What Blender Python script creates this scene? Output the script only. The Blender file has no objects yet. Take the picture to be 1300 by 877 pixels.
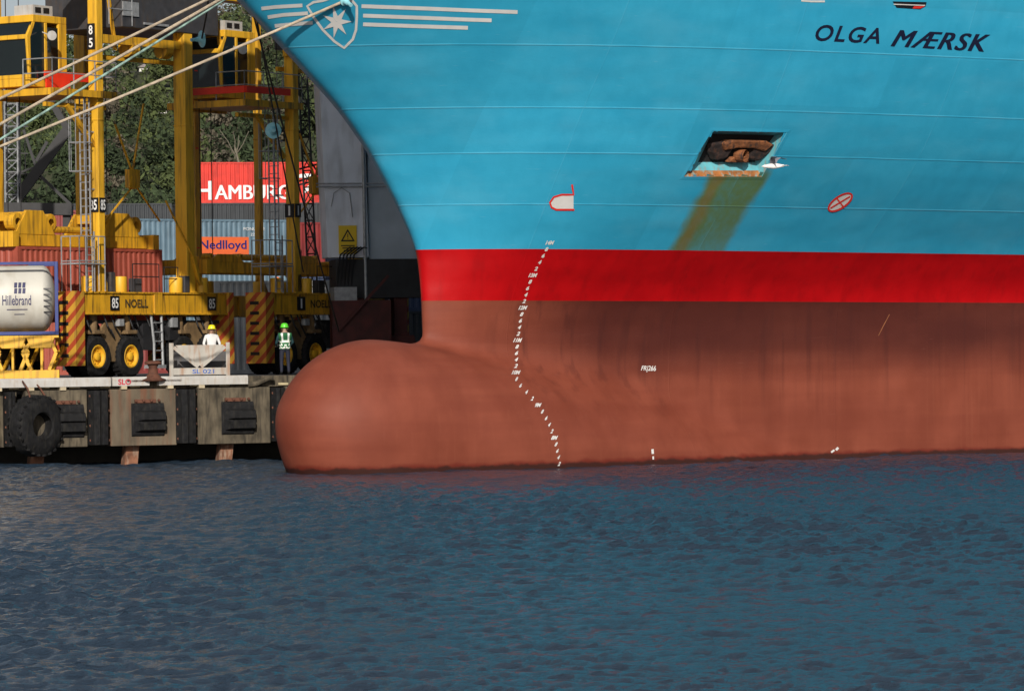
import bpy, bmesh, math, random
import numpy as np
from mathutils import Vector, Matrix
from mathutils.bvhtree import BVHTree
random.seed(7); rng = np.random.default_rng(7)
R = math.radians
C = bpy.context.scene.collection
scn = bpy.context.scene

# ------------------------------------------------------------------ camera
F = 5125.0                      # focal length in photo pixels (1300 wide)
CAM_H = 3.37
roll = R(0.8); pitch = R(0.197)
cr = Vector((math.cos(roll), 0, -math.sin(roll)))
cu = Vector((math.sin(roll), 0, math.cos(roll)))
cf = Vector((0, 1, 0))
pm = Matrix.Rotation(pitch, 3, 'X')
cr, cu, cf = pm @ cr, pm @ cu, pm @ cf
cam_d = bpy.data.cameras.new('camera'); cam = bpy.data.objects.new('camera', cam_d); C.objects.link(cam)
cam_d.sensor_width = 36; cam_d.lens = 36 * F / 1300; cam_d.clip_end = 6000; cam_d.clip_start = 1
CAMP = Vector((0, 0, CAM_H))
M4 = Matrix((cr, cu, -cf)).transposed().to_4x4(); M4.translation = CAMP
cam.matrix_world = M4
scn.camera = cam

# ------------------------------------------------------------------ light
SUN_EL = R(25); SUN_AZ_X = -0.02         # sun stands straight behind the camera
sd = Vector((SUN_AZ_X, -1, 0)).normalized() * math.cos(SUN_EL) + Vector((0, 0, math.sin(SUN_EL)))
sl = bpy.data.lights.new('sun', 'SUN'); sl.energy = 4.1; sl.angle = R(0.5); sl.color = (1, .93, .84)
so = bpy.data.objects.new('sun', sl); C.objects.link(so)
so.rotation_euler = (-sd).to_track_quat('-Z', 'Y').to_euler(); so.location = (0, 0, 60)
w = bpy.data.worlds.new('World'); scn.world = w; w.use_nodes = True
nt = w.node_tree; bg = nt.nodes['Background']
sky = nt.nodes.new('ShaderNodeTexSky'); sky.sky_type = 'NISHITA'; sky.sun_disc = False
sky.sun_elevation = SUN_EL; sky.sun_rotation = math.atan2(sd.x, sd.y) ; sky.dust_density = 1.5; sky.ozone_density = 1.5
bw = nt.nodes.new('ShaderNodeRGBToBW'); nt.links.new(sky.outputs[0], bw.inputs[0])
tcw = nt.nodes.new('ShaderNodeTexCoord'); mpw = nt.nodes.new('ShaderNodeMapping'); mpw.inputs['Scale'].default_value = (1, 1, 2.5); nt.links.new(tcw.outputs['Generated'], mpw.inputs[0])
cn = nt.nodes.new('ShaderNodeTexNoise'); cn.inputs['Scale'].default_value = 2.2; cn.inputs['Detail'].default_value = 6; nt.links.new(mpw.outputs[0], cn.inputs['Vector'])
cm = nt.nodes.new('ShaderNodeMapRange'); cm.inputs[1].default_value = .3; cm.inputs[2].default_value = .62; cm.inputs[3].default_value = .2; cm.inputs[4].default_value = .75; nt.links.new(cn.outputs[0], cm.inputs[0])
tint = nt.nodes.new('ShaderNodeMixRGB'); tint.blend_type = 'MULTIPLY'; tint.inputs[0].default_value = 1; tint.inputs[2].default_value = (1.22, 1.25, 1.36, 1); nt.links.new(bw.outputs[0], tint.inputs[1])
mxw = nt.nodes.new('ShaderNodeMixRGB'); nt.links.new(cm.outputs[0], mxw.inputs[0]); nt.links.new(sky.outputs[0], mxw.inputs[1]); nt.links.new(tint.outputs[0], mxw.inputs[2]); nt.links.new(mxw.outputs[0], bg.inputs[0]); bg.inputs[1].default_value = 0.07
scn.view_settings.view_transform = 'Standard'; scn.view_settings.look = 'None'
scn.view_settings.exposure = 0.0; scn.view_settings.gamma = 1
scn.render.engine = 'CYCLES'

# ------------------------------------------------------------------ helpers
def ray(u, v):
    return (cr * (u - 650) + cu * (438.5 - v) + cf * F).normalized()
def P(u, v, y):                  # the world point seen at photo pixel u,v at distance y
    d = ray(u, v); return CAMP + d * (y / d.y)
def lin(c):
    return tuple(((x / 12.92) if x <= .04045 else ((x + .055) / 1.055) ** 2.4) for x in c)

def mat(name, col, rough=.6, metal=0., var=.25, scale=3., bump=0., bscale=40., dirt=None, stretch=(1, 1, 1), spec=.5, dirt_amt=.5, coat=0):
    m = bpy.data.materials.new(name); m.use_nodes = True; n = m.node_tree.nodes; l = m.node_tree.links
    b = n['Principled BSDF']; b.inputs['Roughness'].default_value = rough; b.inputs['Metallic'].default_value = metal
    b.inputs['Specular IOR Level'].default_value = spec; b.inputs['Coat Weight'].default_value = coat
    tc = n.new('ShaderNodeTexCoord'); mp = n.new('ShaderNodeMapping'); mp.inputs['Scale'].default_value = stretch
    l.new(tc.outputs['Object'], mp.inputs[0])
    nz = n.new('ShaderNodeTexNoise'); nz.inputs['Scale'].default_value = scale; nz.inputs['Detail'].default_value = 5
    l.new(mp.outputs[0], nz.inputs['Vector'])
    cr_ = n.new('ShaderNodeValToRGB'); e = cr_.color_ramp.elements
    e[0].position = .3; e[1].position = .7
    e[0].color = (*[c * (1 - var) for c in col], 1); e[1].color = (*[min(1, c * (1 + var * .6)) for c in col], 1)
    l.new(nz.outputs[0], cr_.inputs[0]); out = cr_.outputs[0]
    if dirt:
        n2 = n.new('ShaderNodeTexNoise'); n2.inputs['Scale'].default_value = scale * 1.7; n2.inputs['Detail'].default_value = 8
        mp2 = n.new('ShaderNodeMapping'); mp2.inputs['Location'].default_value = (3, 7, 1); mp2.inputs['Scale'].default_value = (stretch[0] * 1.5, stretch[1] * 1.5, stretch[2] * .35)
        l.new(tc.outputs['Object'], mp2.inputs[0]); l.new(mp2.outputs[0], n2.inputs['Vector'])
        r2 = n.new('ShaderNodeMapRange'); r2.inputs[1].default_value = .5; r2.inputs[2].default_value = .72; r2.inputs[4].default_value = dirt_amt
        l.new(n2.outputs[0], r2.inputs[0]); mx = n.new('ShaderNodeMixRGB'); l.new(r2.outputs[0], mx.inputs[0]); l.new(out, mx.inputs[1]); mx.inputs[2].default_value = (*dirt, 1); out = mx.outputs[0]
    l.new(out, b.inputs['Base Color'])
    if bump:
        n3 = n.new('ShaderNodeTexNoise'); n3.inputs['Scale'].default_value = bscale; n3.inputs['Detail'].default_value = 4
        l.new(mp.outputs[0], n3.inputs['Vector']); bp = n.new('ShaderNodeBump'); bp.inputs['Strength'].default_value = bump; bp.inputs['Distance'].default_value = .03
        l.new(n3.outputs[0], bp.inputs['Height']); l.new(bp.outputs[0], b.inputs['Normal'])
    return m

def stripes_mat(name, c1, c2, period, ax=(1, 0, 1)):
    m = mat(name, c1, .6, var=.2, scale=2, dirt=(.1, .06, .03), dirt_amt=.6); n = m.node_tree.nodes; l = m.node_tree.links; b = n['Principled BSDF']
    src = b.inputs['Base Color'].links[0].from_socket
    tc = n.new('ShaderNodeTexCoord'); dt = n.new('ShaderNodeVectorMath'); dt.operation = 'DOT_PRODUCT'; dt.inputs[1].default_value = Vector(ax) / period
    l.new(tc.outputs['Object'], dt.inputs[0]); fr = n.new('ShaderNodeMath'); fr.operation = 'FRACT'; l.new(dt.outputs['Value'], fr.inputs[0])
    gt = n.new('ShaderNodeMath'); gt.operation = 'GREATER_THAN'; gt.inputs[1].default_value = .55; l.new(fr.outputs[0], gt.inputs[0])
    ml = n.new('ShaderNodeMath'); ml.operation = 'MULTIPLY'; ml.inputs[1].default_value = .85; l.new(gt.outputs[0], ml.inputs[0])
    mx = n.new('ShaderNodeMixRGB'); l.new(ml.outputs[0], mx.inputs[0]); l.new(src, mx.inputs[1]); mx.inputs[2].default_value = (*c2, 1)
    l.new(mx.outputs[0], b.inputs['Base Color']); return m

def emit_mat(name, col, s):
    m = bpy.data.materials.new(name); m.use_nodes = True; b = m.node_tree.nodes['Principled BSDF']
    b.inputs['Base Color'].default_value = (*col, 1); b.inputs['Emission Color'].default_value = (*col, 1); b.inputs['Emission Strength'].default_value = s
    return m

class MB:
    def __init__(s): s.v = []; s.f = []; s.m = []
    def add(s, vs, fs, mi=0):
        o = len(s.v); s.v += [Vector(x) for x in vs]; s.f += [tuple(o + i for i in f) for f in fs]; s.m += [mi] * len(fs)
    def box(s, x0, x1, y0, y1, z0, z1, mi=0):
        s.add([(x0, y0, z0), (x1, y0, z0), (x1, y1, z0), (x0, y1, z0), (x0, y0, z1), (x1, y0, z1), (x1, y1, z1), (x0, y1, z1)],
              [(0, 3, 2, 1), (4, 5, 6, 7), (0, 1, 5, 4), (1, 2, 6, 5), (2, 3, 7, 6), (3, 0, 4, 7)], mi); return s
    def beam(s, a, b, w, h=None, up=(0, 0, 1), mi=0):
        a = Vector(a); b = Vector(b); h = h or w; d = (b - a).normalized(); up = Vector(up)
        if abs(d.dot(up)) > .98: up = Vector((1, 0, 0))
        r = d.cross(up).normalized() * w / 2; t = r.cross(d).normalized() * h / 2
        s.add([a - r - t, a + r - t, a + r + t, a - r + t, b - r - t, b + r - t, b + r + t, b - r + t],
              [(0, 1, 2, 3), (7, 6, 5, 4), (0, 4, 5, 1), (1, 5, 6, 2), (2, 6, 7, 3), (3, 7, 4, 0)], mi); return s
    def tube(s, pts, r, n=8, mi=0, caps=True, r2=None):
        pts = [Vector(p) for p in pts]; k = len(pts); vs = []; fs = []
        prev = None
        for i, p in enumerate(pts):
            d = (pts[min(i + 1, k - 1)] - pts[max(i - 1, 0)]).normalized()
            ref = prev if prev is not None else (Vector((0, 0, 1)) if abs(d.z) < .9 else Vector((1, 0, 0)))
            x = (ref - d * ref.dot(d)).normalized(); y = d.cross(x); prev = x
            rr = r if r2 is None else r + (r2 - r) * i / (k - 1)
            vs += [p + (x * math.cos(2 * math.pi * j / n) + y * math.sin(2 * math.pi * j / n)) * rr for j in range(n)]
        for i in range(k - 1):
            for j in range(n):
                a = i * n + j; b = i * n + (j + 1) % n; fs.append((a, b, b + n, a + n))
        if caps: fs += [tuple(range(n - 1, -1, -1)), tuple(range((k - 1) * n, k * n))]
        s.add(vs, fs, mi); return s
    def lathe(s, prof, c, ax, n=32, mi=0):    # prof: (radius, along axis)
        ax = Vector(ax).normalized(); c = Vector(c); x = ax.orthogonal().normalized(); y = ax.cross(x); k = len(prof)
        vs = [c + ax * h + (x * math.cos(2 * math.pi * j / n) + y * math.sin(2 * math.pi * j / n)) * r for r, h in prof for j in range(n)]
        fs = [(i * n + j, i * n + (j + 1) % n, (i + 1) * n + (j + 1) % n, (i + 1) * n + j) for i in range(k - 1) for j in range(n)]
        s.add(vs, fs, mi); return s
    def prism(s, poly, a, ex, ey, ez, mi=0):  # polygon in ex/ey plane from origin a, extruded along ez
        a = Vector(a); ex = Vector(ex); ey = Vector(ey); ez = Vector(ez); n = len(poly)
        lo = [a + ex * p[0] + ey * p[1] for p in poly]; s.add(lo + [p + ez for p in lo],
              [tuple(range(n - 1, -1, -1)), tuple(range(n, 2 * n))] + [(i, (i + 1) % n, (i + 1) % n + n, i + n) for i in range(n)], mi); return s
    def build(s, name, m, parent=None, smooth=False, bevel=0, fix=True):
        me = bpy.data.meshes.new(name); me.from_pydata([tuple(v) for v in s.v], [], s.f)
        for x in (m if isinstance(m, (list, tuple)) else [m]): me.materials.append(x)
        if any(s.m): me.polygons.foreach_set('material_index', s.m)
        if fix:
            b = bmesh.new(); b.from_mesh(me); bmesh.ops.recalc_face_normals(b, faces=b.faces); b.to_mesh(me); b.free()
        if smooth:
            me.polygons.foreach_set('use_smooth', [True] * len(me.polygons))
            try: me.set_sharp_from_angle(angle=R(40))
            except Exception: pass
        o = bpy.data.objects.new(name, me); C.objects.link(o)
        if parent is not None: o.parent = parent
        if bevel:
            bv = o.modifiers.new('bevel', 'BEVEL'); bv.width = bevel; bv.segments = 2; bv.limit_method = 'ANGLE'
        return o

def tag(o, label=None, cat=None, group=None, kind=None):
    if label: o['label'] = label
    if cat: o['category'] = cat
    if group: o['group'] = group
    if kind: o['kind'] = kind
    return o
def empty(name, loc, rz=0, **k):
    o = bpy.data.objects.new(name, None); o.location = loc; o.rotation_euler = (0, 0, rz); C.objects.link(o); o.empty_display_size = .3
    if k: tag(o, **k)
    return o

def text2d(s, size=1., shear=0., bold=0., squeeze=1., spacing=1.):
    cu_ = bpy.data.curves.new('t', 'FONT'); cu_.body = s; cu_.size = size; cu_.shear = shear; cu_.offset = bold; cu_.space_character = spacing; cu_.resolution_u = 4
    o = bpy.data.objects.new('t', cu_); C.objects.link(o); dg = bpy.context.evaluated_depsgraph_get(); dg.update()
    me = bpy.data.meshes.new_from_object(o.evaluated_get(dg), depsgraph=dg)
    b = bmesh.new(); b.from_mesh(me); bmesh.ops.triangulate(b, faces=b.faces)
    bmesh.ops.subdivide_edges(b, edges=[e for e in b.edges if e.calc_length() > size * .35], cuts=1)
    bmesh.ops.triangulate(b, faces=b.faces)
    vs = [(v.co.x * squeeze, v.co.y) for v in b.verts]; b.verts.index_update(); fs = [tuple(v.index for v in f.verts) for f in b.faces]
    b.free(); bpy.data.objects.remove(o); bpy.data.curves.remove(cu_); bpy.data.meshes.remove(me)
    x0 = min(v[0] for v in vs); x1 = max(v[0] for v in vs); y0 = min(v[1] for v in vs); y1 = max(v[1] for v in vs)
    return [((a - x0) / (x1 - x0), (b_ - y0) / (y1 - y0)) for a, b_ in vs], fs      # normalised to its own box
def flat_text(mb, s, origin, ex, ey, mi=0, **k):      # text in the box origin + ex, ey
    vs, fs = text2d(s, **k); o = Vector(origin); ex = Vector(ex); ey = Vector(ey)
    mb.add([o + ex * a + ey * b for a, b in vs], fs, mi)

# ------------------------------------------------------------------ colours
YEL = (.68, .355, .018); 
m_yel = mat('yellow_paint', YEL, .5, var=.2, scale=2.5, dirt=(.07, .04, .018), dirt_amt=.85, stretch=(1.3, 1.3, .5))
m_yel2 = mat('yellow_paint_clean', (.78, .43, .025), .5, var=.12, scale=2, dirt=(.14, .07, .02), dirt_amt=.65, stretch=(1.4, 1.4, .5))
m_dark = mat('dark_steel', (.018, .018, .02), .6, var=.4)
m_grey = mat('galvanised', (.33, .34, .35), .5, metal=.2, var=.25, scale=6)
m_dgrey = mat('dark_grey_paint', (.05, .05, .055), .55, var=.3, dirt=(.1, .06, .03), dirt_amt=.4)
m_rub = mat('rubber', (.013, .013, .014), .85, var=.5, scale=5, bump=.4, bscale=12, dirt=(.04, .037, .03), dirt_amt=.5, spec=.2)
m_glass = mat('cab_glass', (.012, .018, .02), .08, var=.1, spec=.8)
m_white = mat('white_paint', (.48, .465, .435), .5, var=.12, scale=3, dirt=(.35, .25, .16), dirt_amt=.5)
m_red = mat('signal_red', (.75, .035, .012), .5, var=.1)
m_haz = stripes_mat('hazard_stripes', (.55, .3, .03), (.36, .02, .015), .5, (-.9, .9, 1))
m_black = mat('black_paint', (.008, .008, .01), .5, var=.1)
m_ltext = mat('white_lettering', (.8, .8, .78), .6, var=.05)
m_knuckle = mat('dusty_casting', (.2, .125, .055), .8, var=.35, scale=3, dirt=(.06, .045, .03))
m_rope = mat('mooring_rope', (.5, .41, .3), .9, var=.35, scale=3, stretch=(1, 1, 1), bump=.8, bscale=18)
m_gropes = mat('green_rope', (.32, .48, .42), .9, var=.6, scale=4)
m_drope = mat('dark_rope', (.05, .04, .035), .9, var=.4)
m_conc = mat('quay_concrete', (.105, .085, .056), .9, var=.65, scale=2.2, bump=.5, bscale=9, dirt=(.022, .018, .013), dirt_amt=1., stretch=(1.6, 1.6, .7))
m_conc_r = mat('rust_run_concrete', (.135, .105, .07), .9, var=.5, scale=1.9, bump=.5, bscale=9, dirt=(.16, .055, .025), dirt_amt=.75, stretch=(1.2, 1.2, .4))
m_rust = mat('rusty_iron', (.12, .045, .025), .85, var=.5, scale=5, bump=.6, bscale=12)
m_asph = mat('quay_asphalt', (.06, .058, .056), .9, var=.35, scale=.4, bump=.3, bscale=20)

# ------------------------------------------------------------------ ship hull as one field, in ship coordinates (s aft, b to port, z up)
TH = R(40)
P0 = P(532, 320, 125); P0 = Vector((P0.x, P0.y, 0))
aft = Vector((math.cos(TH), math.sin(TH), 0)); port = Vector((math.sin(TH), -math.cos(TH), 0))
SHIP = Matrix((aft, port, Vector((0, 0, 1)))).transposed().to_4x4()   # note: left handed basis handled below
def tabs(zs, vals, sig=.45):
    g = np.arange(-6, 28, .02); y = np.interp(g, zs, vals); k = np.arange(-4 * sig, 4 * sig + .01, .02); k = np.exp(-.5 * (k / sig) ** 2); k /= k.sum()
    yp = np.pad(y, len(k) // 2, mode='edge'); y = np.convolve(yp, k, 'valid')[:len(g)]
    return lambda z: np.interp(z, g, y)
Z = [-4, 0, 3, 4.4, 5.4, 6.8, 8.2, 9.8, 11.2, 13, 17, 25]
f_s0 = tabs(Z, [.3, .25, .2, .12, .12, .02, -.7, -1.75, -3.0, -5.1, -9.9, -17.2], .3)
f_B = tabs(Z, [.25, .25, .32, .5, .95, 2.15, 3.2, 4.2, 4.8, 5.3, 5.9, 6.6])
f_l = tabs(Z, [.8, .9, 1.0, 1.3, 1.6, 2.0, 2.6, 3.4, 4.1, 4.8, 5.6, 6.5])
f_k = tabs(Z, [.2, .2, .2, .19, .17, .16, .175, .195, .21, .23, .27, .3])
f_r = tabs(Z, [.25, .25, .22, .22, .22, .22, .22, .24, .26, .3, .35, .4])
S_ = [-8, -2, 0, 2, 4, 7, 10, 14, 20, 60]
def tabs_s(vals, sig=.8):
    g = np.arange(-20, 60, .02); y = np.interp(g, S_, vals); k = np.arange(-4 * sig, 4 * sig + .01, .02); k = np.exp(-.5 * (k / sig) ** 2); k /= k.sum()
    yp = np.pad(y, len(k) // 2, mode='edge'); y = np.convolve(yp, k, 'valid')[:len(g)]
    return lambda z: np.interp(z, g, y)
f_top = tabs_s([4.12, 4.08, 3.85, 3.5, 3.1, 2.3, 1.3, 0, -2.5, -3])
f_w = tabs_s([2.45, 2.5, 2.75, 3.0, 3.2, 3.4, 3.5, 3.5, 3.0, 3.0])
BS_C, BS_A = -1.75, 3.6
def field(s, b, z):
    x = s - f_s0(z); B = f_B(z); lam = f_l(z); k = f_k(z)
    bs = B * (1 - np.exp(-np.clip(x, -1.2 * lam, None) / lam)) + k * x
    bs = np.where(bs > 6, 15.5 - 9.5 * np.exp(-(np.maximum(bs, 6) - 6) / 9.5), bs)
    r = f_r(z)
    g1 = (np.sqrt(b * b + r * r) - r - bs) * .75
    top = f_top(s); zb = -3.4; zc = (top + zb) / 2 + .55; hu = top - zc; hl = 4.6
    h = np.where(z > zc, hu, hl); wd = f_w(s)
    sh = .21 * np.clip(2.0 - z, 0, None) ** 1.25
    q = np.clip((BS_C - (s - sh)) / BS_A, 0, None)
    zn = (z - zc) / h
    rad = np.sqrt((np.abs(b) / wd) ** 2 + zn * zn + q * q + 1e-9)
    g2 = (rad - 1) * np.minimum(wd, 3)
    kk = .4 + .95 * np.clip((s - .8) / 4.5, 0, 1) ** 1.2; hh = np.clip(.5 + .5 * (g1 - g2) / kk, 0, 1)
    return g1 * (1 - hh) + g2 * hh - kk * hh * (1 - hh)
def surface_net():
    h = .15
    sa = np.concatenate([np.arange(-18.9, 27, h), 27 + np.cumsum(np.linspace(.2, 2.2, 45))])
    ba = np.concatenate([np.arange(-16.5, -8, .6), np.arange(-8, 12.5, h), np.arange(12.6, 17, .4)])
    za = np.concatenate([np.arange(-1.8, 16, h), np.arange(16, 24.9, .3)])
    S, Bb, Zz = np.meshgrid(sa, ba, za, indexing='ij')
    Fv = field(S, Bb, Zz).astype(np.float32)
    Fv = np.maximum(Fv, Zz - 23.2)
    Fv = np.maximum(Fv, -(Zz + 1.6)); Fv = np.maximum(Fv, S - (sa[-2]))
    neg = Fv < 0
    A = [sa, ba, za]; nS, nB, nZ = Fv.shape
    cs = np.zeros((nS - 1, nB - 1, nZ - 1), np.int32)
    for i in (0, 1):
        for j in (0, 1):
            for k in (0, 1): cs += neg[i:nS - 1 + i, j:nB - 1 + j, k:nZ - 1 + k]
    act = (cs > 0) & (cs < 8); idx = -np.ones(act.shape, np.int64); idx[act] = np.arange(act.sum())
    ci = np.argwhere(act); acc = np.zeros((len(ci), 3)); cnt = np.zeros(len(ci))
    for ax in range(3):
        o1, o2 = [a for a in range(3) if a != ax]
        for i in (0, 1):
            for j in (0, 1):
                p = ci.copy(); p[:, o1] += i; p[:, o2] += j; q = p.copy(); q[:, ax] += 1
                fa = Fv[p[:, 0], p[:, 1], p[:, 2]]; fb = Fv[q[:, 0], q[:, 1], q[:, 2]]
                cross = (fa < 0) != (fb < 0); t = np.where(cross, fa / (fa - fb + 1e-12), 0)
                pa = np.stack([A[a][p[:, a]] for a in range(3)], 1); pb = np.stack([A[a][q[:, a]] for a in range(3)], 1)
                acc += np.where(cross[:, None], pa + (pb - pa) * t[:, None], 0); cnt += cross
    V = acc / cnt[:, None]
    fine = (V[:, 2] < 22.8) & (V[:, 2] > -1.4) & (V[:, 0] < sa[-4])
    for _ in range(5):
        W = V[fine]; e = 1e-3; f0 = field(W[:, 0], W[:, 1], W[:, 2])
        g = np.stack([(field(W[:, 0] + (e if a == 0 else 0), W[:, 1] + (e if a == 1 else 0), W[:, 2] + (e if a == 2 else 0)) - f0) / e for a in range(3)], 1)
        st = f0[:, None] * g / (np.sum(g * g, 1)[:, None] + 1e-6); st = np.clip(st, -.1, .1); V[fine] = W - st
    Q = []
    for ax in range(3):
        o1, o2 = [a for a in range(3) if a != ax]
        sl_a = [slice(None)] * 3; sl_b = [slice(None)] * 3; sl_a[ax] = slice(0, -1); sl_b[ax] = slice(1, None)
        for o in (o1, o2): sl_a[o] = slice(1, -1); sl_b[o] = slice(1, -1)
        ch = neg[tuple(sl_a)] != neg[tuple(sl_b)]; e = np.argwhere(ch); e[:, o1] += 1; e[:, o2] += 1
        def cell(d1, d2):
            c = e.copy(); c[:, o1] -= d1; c[:, o2] -= d2; return idx[c[:, 0], c[:, 1], c[:, 2]]
        q = np.stack([cell(1, 1), cell(0, 1), cell(0, 0), cell(1, 0)], 1)
        na = neg[e[:, 0], e[:, 1], e[:, 2]]; flip = na if ax != 1 else ~na
        q[~flip] = q[~flip][:, ::-1]; Q.append(q)
    Q = np.concatenate(Q); Q = Q[(Q >= 0).all(1)]
    return V, Q
V, Q = surface_net()
# left handed (s,b,z) -> object coords (x=s, y=-b, z) keeps a proper rotation
V = V * np.array([1, -1, 1]); Q = Q[:, ::-1]
HM = Matrix((aft, -port, Vector((0, 0, 1)))).transposed().to_4x4(); HM.translation = P0
ship = empty('container_ship', (0, 0, 0), label='huge pale blue container ship named OLGA MÆRSK with a red brown bulbous bow', cat='ship')
ship.matrix_world = HM

# opening of the anchor pocket in (s,z)
def hull_hit(u, v, bvh):
    p, n, i, d = bvh.ray_cast(CAMP, ray(u, v)); return p, n
Vw = [HM @ Vector(x) for x in V]
BV0 = BVHTree.FromPolygons(Vw, [tuple(int(i) for i in q) for q in Q])
HMI = HM.inverted()
def sz(u, v):
    p, n = hull_hit(u, v, BV0); q = HMI @ p; return Vector((q.x, q.z)), q
pk = [sz(906, 168)[0], sz(994, 170)[0], sz(963, 221)[0], sz(875, 221)[0]]
for nm, uv in dict(streak_tl=(895, 225), streak_tr=(965, 225), streak_bl=(848, 318), streak_br=(925, 318), seam1=(700, 257), seam2=(900, 194), seam3=(669, 137), seam4=(700, 55), seam4b=(1200, 75), rb=(700, 318), rb2=(1250, 323), bb=(700, 382), bb2=(1250, 383), edge=(1299, 400), marks=(676, 350), marks2=(656, 450)).items():
    a, q = sz(*uv); print('HULL', nm, uv, 's=%.2f b=%.2f z=%.2f' % (q.x, -q.y, q.z))
def inq(p, quad):
    sg = [((quad[(i + 1) % 4] - quad[i]).cross(p - quad[i])) for i in range(4)]
    return all(x > 0 for x in sg) or all(x < 0 for x in sg)
qmin = [min(p[i] for p in pk) - .2 for i in (0, 1)]; qmax = [max(p[i] for p in pk) + .2 for i in (0, 1)]
cand = (V[:, 0] > qmin[0]) & (V[:, 0] < qmax[0]) & (V[:, 2] > qmin[1]) & (V[:, 2] < qmax[1]) & (V[:, 1] < 0)
inside = np.zeros(len(V), bool)
for i in np.nonzero(cand)[0]: inside[i] = inq(Vector((V[i, 0], V[i, 2])), pk)
keep = ~inside[Q].any(1)
hm = bpy.data.meshes.new('hull'); hm.from_pydata(V.tolist(), [], Q[keep].tolist()); hm.polygons.foreach_set('use_smooth', [True] * int(keep.sum()))
hull = bpy.data.objects.new('hull', hm); C.objects.link(hull); hull.parent = ship
b_ = bmesh.new(); b_.from_mesh(hm); bmesh.ops.delete(b_, geom=[v for v in b_.verts if not v.link_faces], context='VERTS'); b_.to_mesh(hm); b_.free()

def hull_material():
    m = bpy.data.materials.new('hull_paint'); m.use_nodes = True; n = m.node_tree.nodes; l = m.node_tree.links; b = n['Principled BSDF']
    tc = n.new('ShaderNodeTexCoord'); sp = n.new('ShaderNodeSeparateXYZ'); l.new(tc.outputs['Object'], sp.inputs[0])
    def M(op, a, b2=None, c=None):
        nd = n.new('ShaderNodeMath'); nd.operation = op
        for i, x in enumerate((a, b2, c)):
            if x is None: continue
            if isinstance(x, (int, float)): nd.inputs[i].default_value = x
            else: l.new(x, nd.inputs[i])
        return nd.outputs[0]
    def MR(a, lo, hi, t0=0., t1=1.):
        nd = n.new('ShaderNodeMapRange'); nd.interpolation_type = 'SMOOTHSTEP'
        l.new(a, nd.inputs[0])
        for i, x in enumerate((lo, hi, t0, t1)): nd.inputs[i + 1].default_value = x
        return nd.outputs[0]
    def NZ(scale, stretch, det=5, loc=(0, 0, 0)):
        mp = n.new('ShaderNodeMapping'); mp.inputs['Scale'].default_value = stretch; mp.inputs['Location'].default_value = loc; l.new(tc.outputs['Object'], mp.inputs[0])
        nz = n.new('ShaderNodeTexNoise'); nz.inputs['Scale'].default_value = scale; nz.inputs['Detail'].default_value = det; l.new(mp.outputs[0], nz.inputs[0]); return nz.outputs[0]
    def MX(f, a, b2, mode='MIX'):
        nd = n.new('ShaderNodeMixRGB'); nd.blend_type = mode
        for i, x in enumerate((f, a, b2)):
            if isinstance(x, (int, float)): nd.inputs[i].default_value = x
            elif isinstance(x, tuple): nd.inputs[i].default_value = (*x, 1)
            else: l.new(x, nd.inputs[i])
        return nd.outputs[0]
    s, z0 = sp.outputs[0], sp.outputs[2]
    z = M('ADD', z0, M('MULTIPLY', s, TRIM))
    blue = MX(MR(NZ(.5, (1, 1, 1.6)), .3, .7), (.03, .345, .55), (.042, .39, .6))
    blue = MX(MR(NZ(3., (1.2, 1.2, .12), 4, (3, 1, 2)), .35, .7, 0, .16), blue, (.02, .27, .43))
    bk = n.new('ShaderNodeCombineXYZ'); l.new(M('FLOOR', M('DIVIDE', M('ADD', z, .95), 1.52)), bk.inputs[2]); l.new(M('FLOOR', M('DIVIDE', s, 6.1)), bk.inputs[0])
    wn = n.new('ShaderNodeTexWhiteNoise'); l.new(bk.outputs[0], wn.inputs[0])
    blue = MX(M('MULTIPLY', wn.outputs[0], .38), blue, (.022, .27, .42))
    fade = MR(NZ(.45, (1, 1, 2.2), 7, (6, 3, 1)), .45, .75, 0, .22); blue = MX(fade, blue, (.12, .44, .6))
    scuff = MR(NZ(9, (.25, .25, 3.5), 6, (2, 3, 6)), .66, .78, 0, .22); blue = MX(scuff, blue, (.25, .5, .6))
    red = MX(MR(NZ(1.2, (1, 1, .5)), .3, .7), (.37, .002, .004), (.44, .003, .005))
    red = MX(MR(NZ(2.6, (1.4, 1.4, .1), 5), .45, .8, 0, .4), red, (.22, .003, .004))
    # antifouling: old streaked coat plus painted-in bulb ridge shadow above, fresher coat low down
    brown = MX(MR(NZ(.9, (1, 1, .7), 6), .25, .75), (.19, .044, .023), (.24, .06, .033))
    st = NZ(1.1, (1.3, 1.3, .1), 4, (1, 4, 0))
    brown = MX(MR(st, .42, .75, 0, .2), brown, (.12, .025, .014))
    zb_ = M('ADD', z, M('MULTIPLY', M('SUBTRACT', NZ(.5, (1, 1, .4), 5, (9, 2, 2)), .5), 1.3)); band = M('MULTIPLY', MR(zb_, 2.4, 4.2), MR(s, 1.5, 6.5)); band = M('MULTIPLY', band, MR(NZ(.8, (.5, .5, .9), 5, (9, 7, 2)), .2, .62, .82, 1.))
    hb = MR(NZ(1.3, (.12, .12, 1.5), 4, (3, 7, 9)), .4, .65, 0, .3); brown = MX(hb, brown, (.145, .029, .016))
    brown = MX(band, brown, (.068, .0135, .009))  # old coat, deepened to carry the shadow above the bulb ridge as colour
    stain = M('MULTIPLY', MR(NZ(1.7, (1.8, 1.8, .05), 4, (5, 5, 5)), .5, .72), M('MULTIPLY', MR(z, .6, 4.6), MR(s, .8, 4, 0, .6)))
    sc2 = MR(NZ(8, (.2, .2, 3), 6, (5, 3, 1)), .68, .8, 0, .3); brown = MX(sc2, brown, (.3, .13, .09)); red = MX(MR(NZ(8, (.2, .2, 3), 6, (1, 9, 1)), .68, .8, 0, .35), red, (.2, .02, .015))
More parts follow.
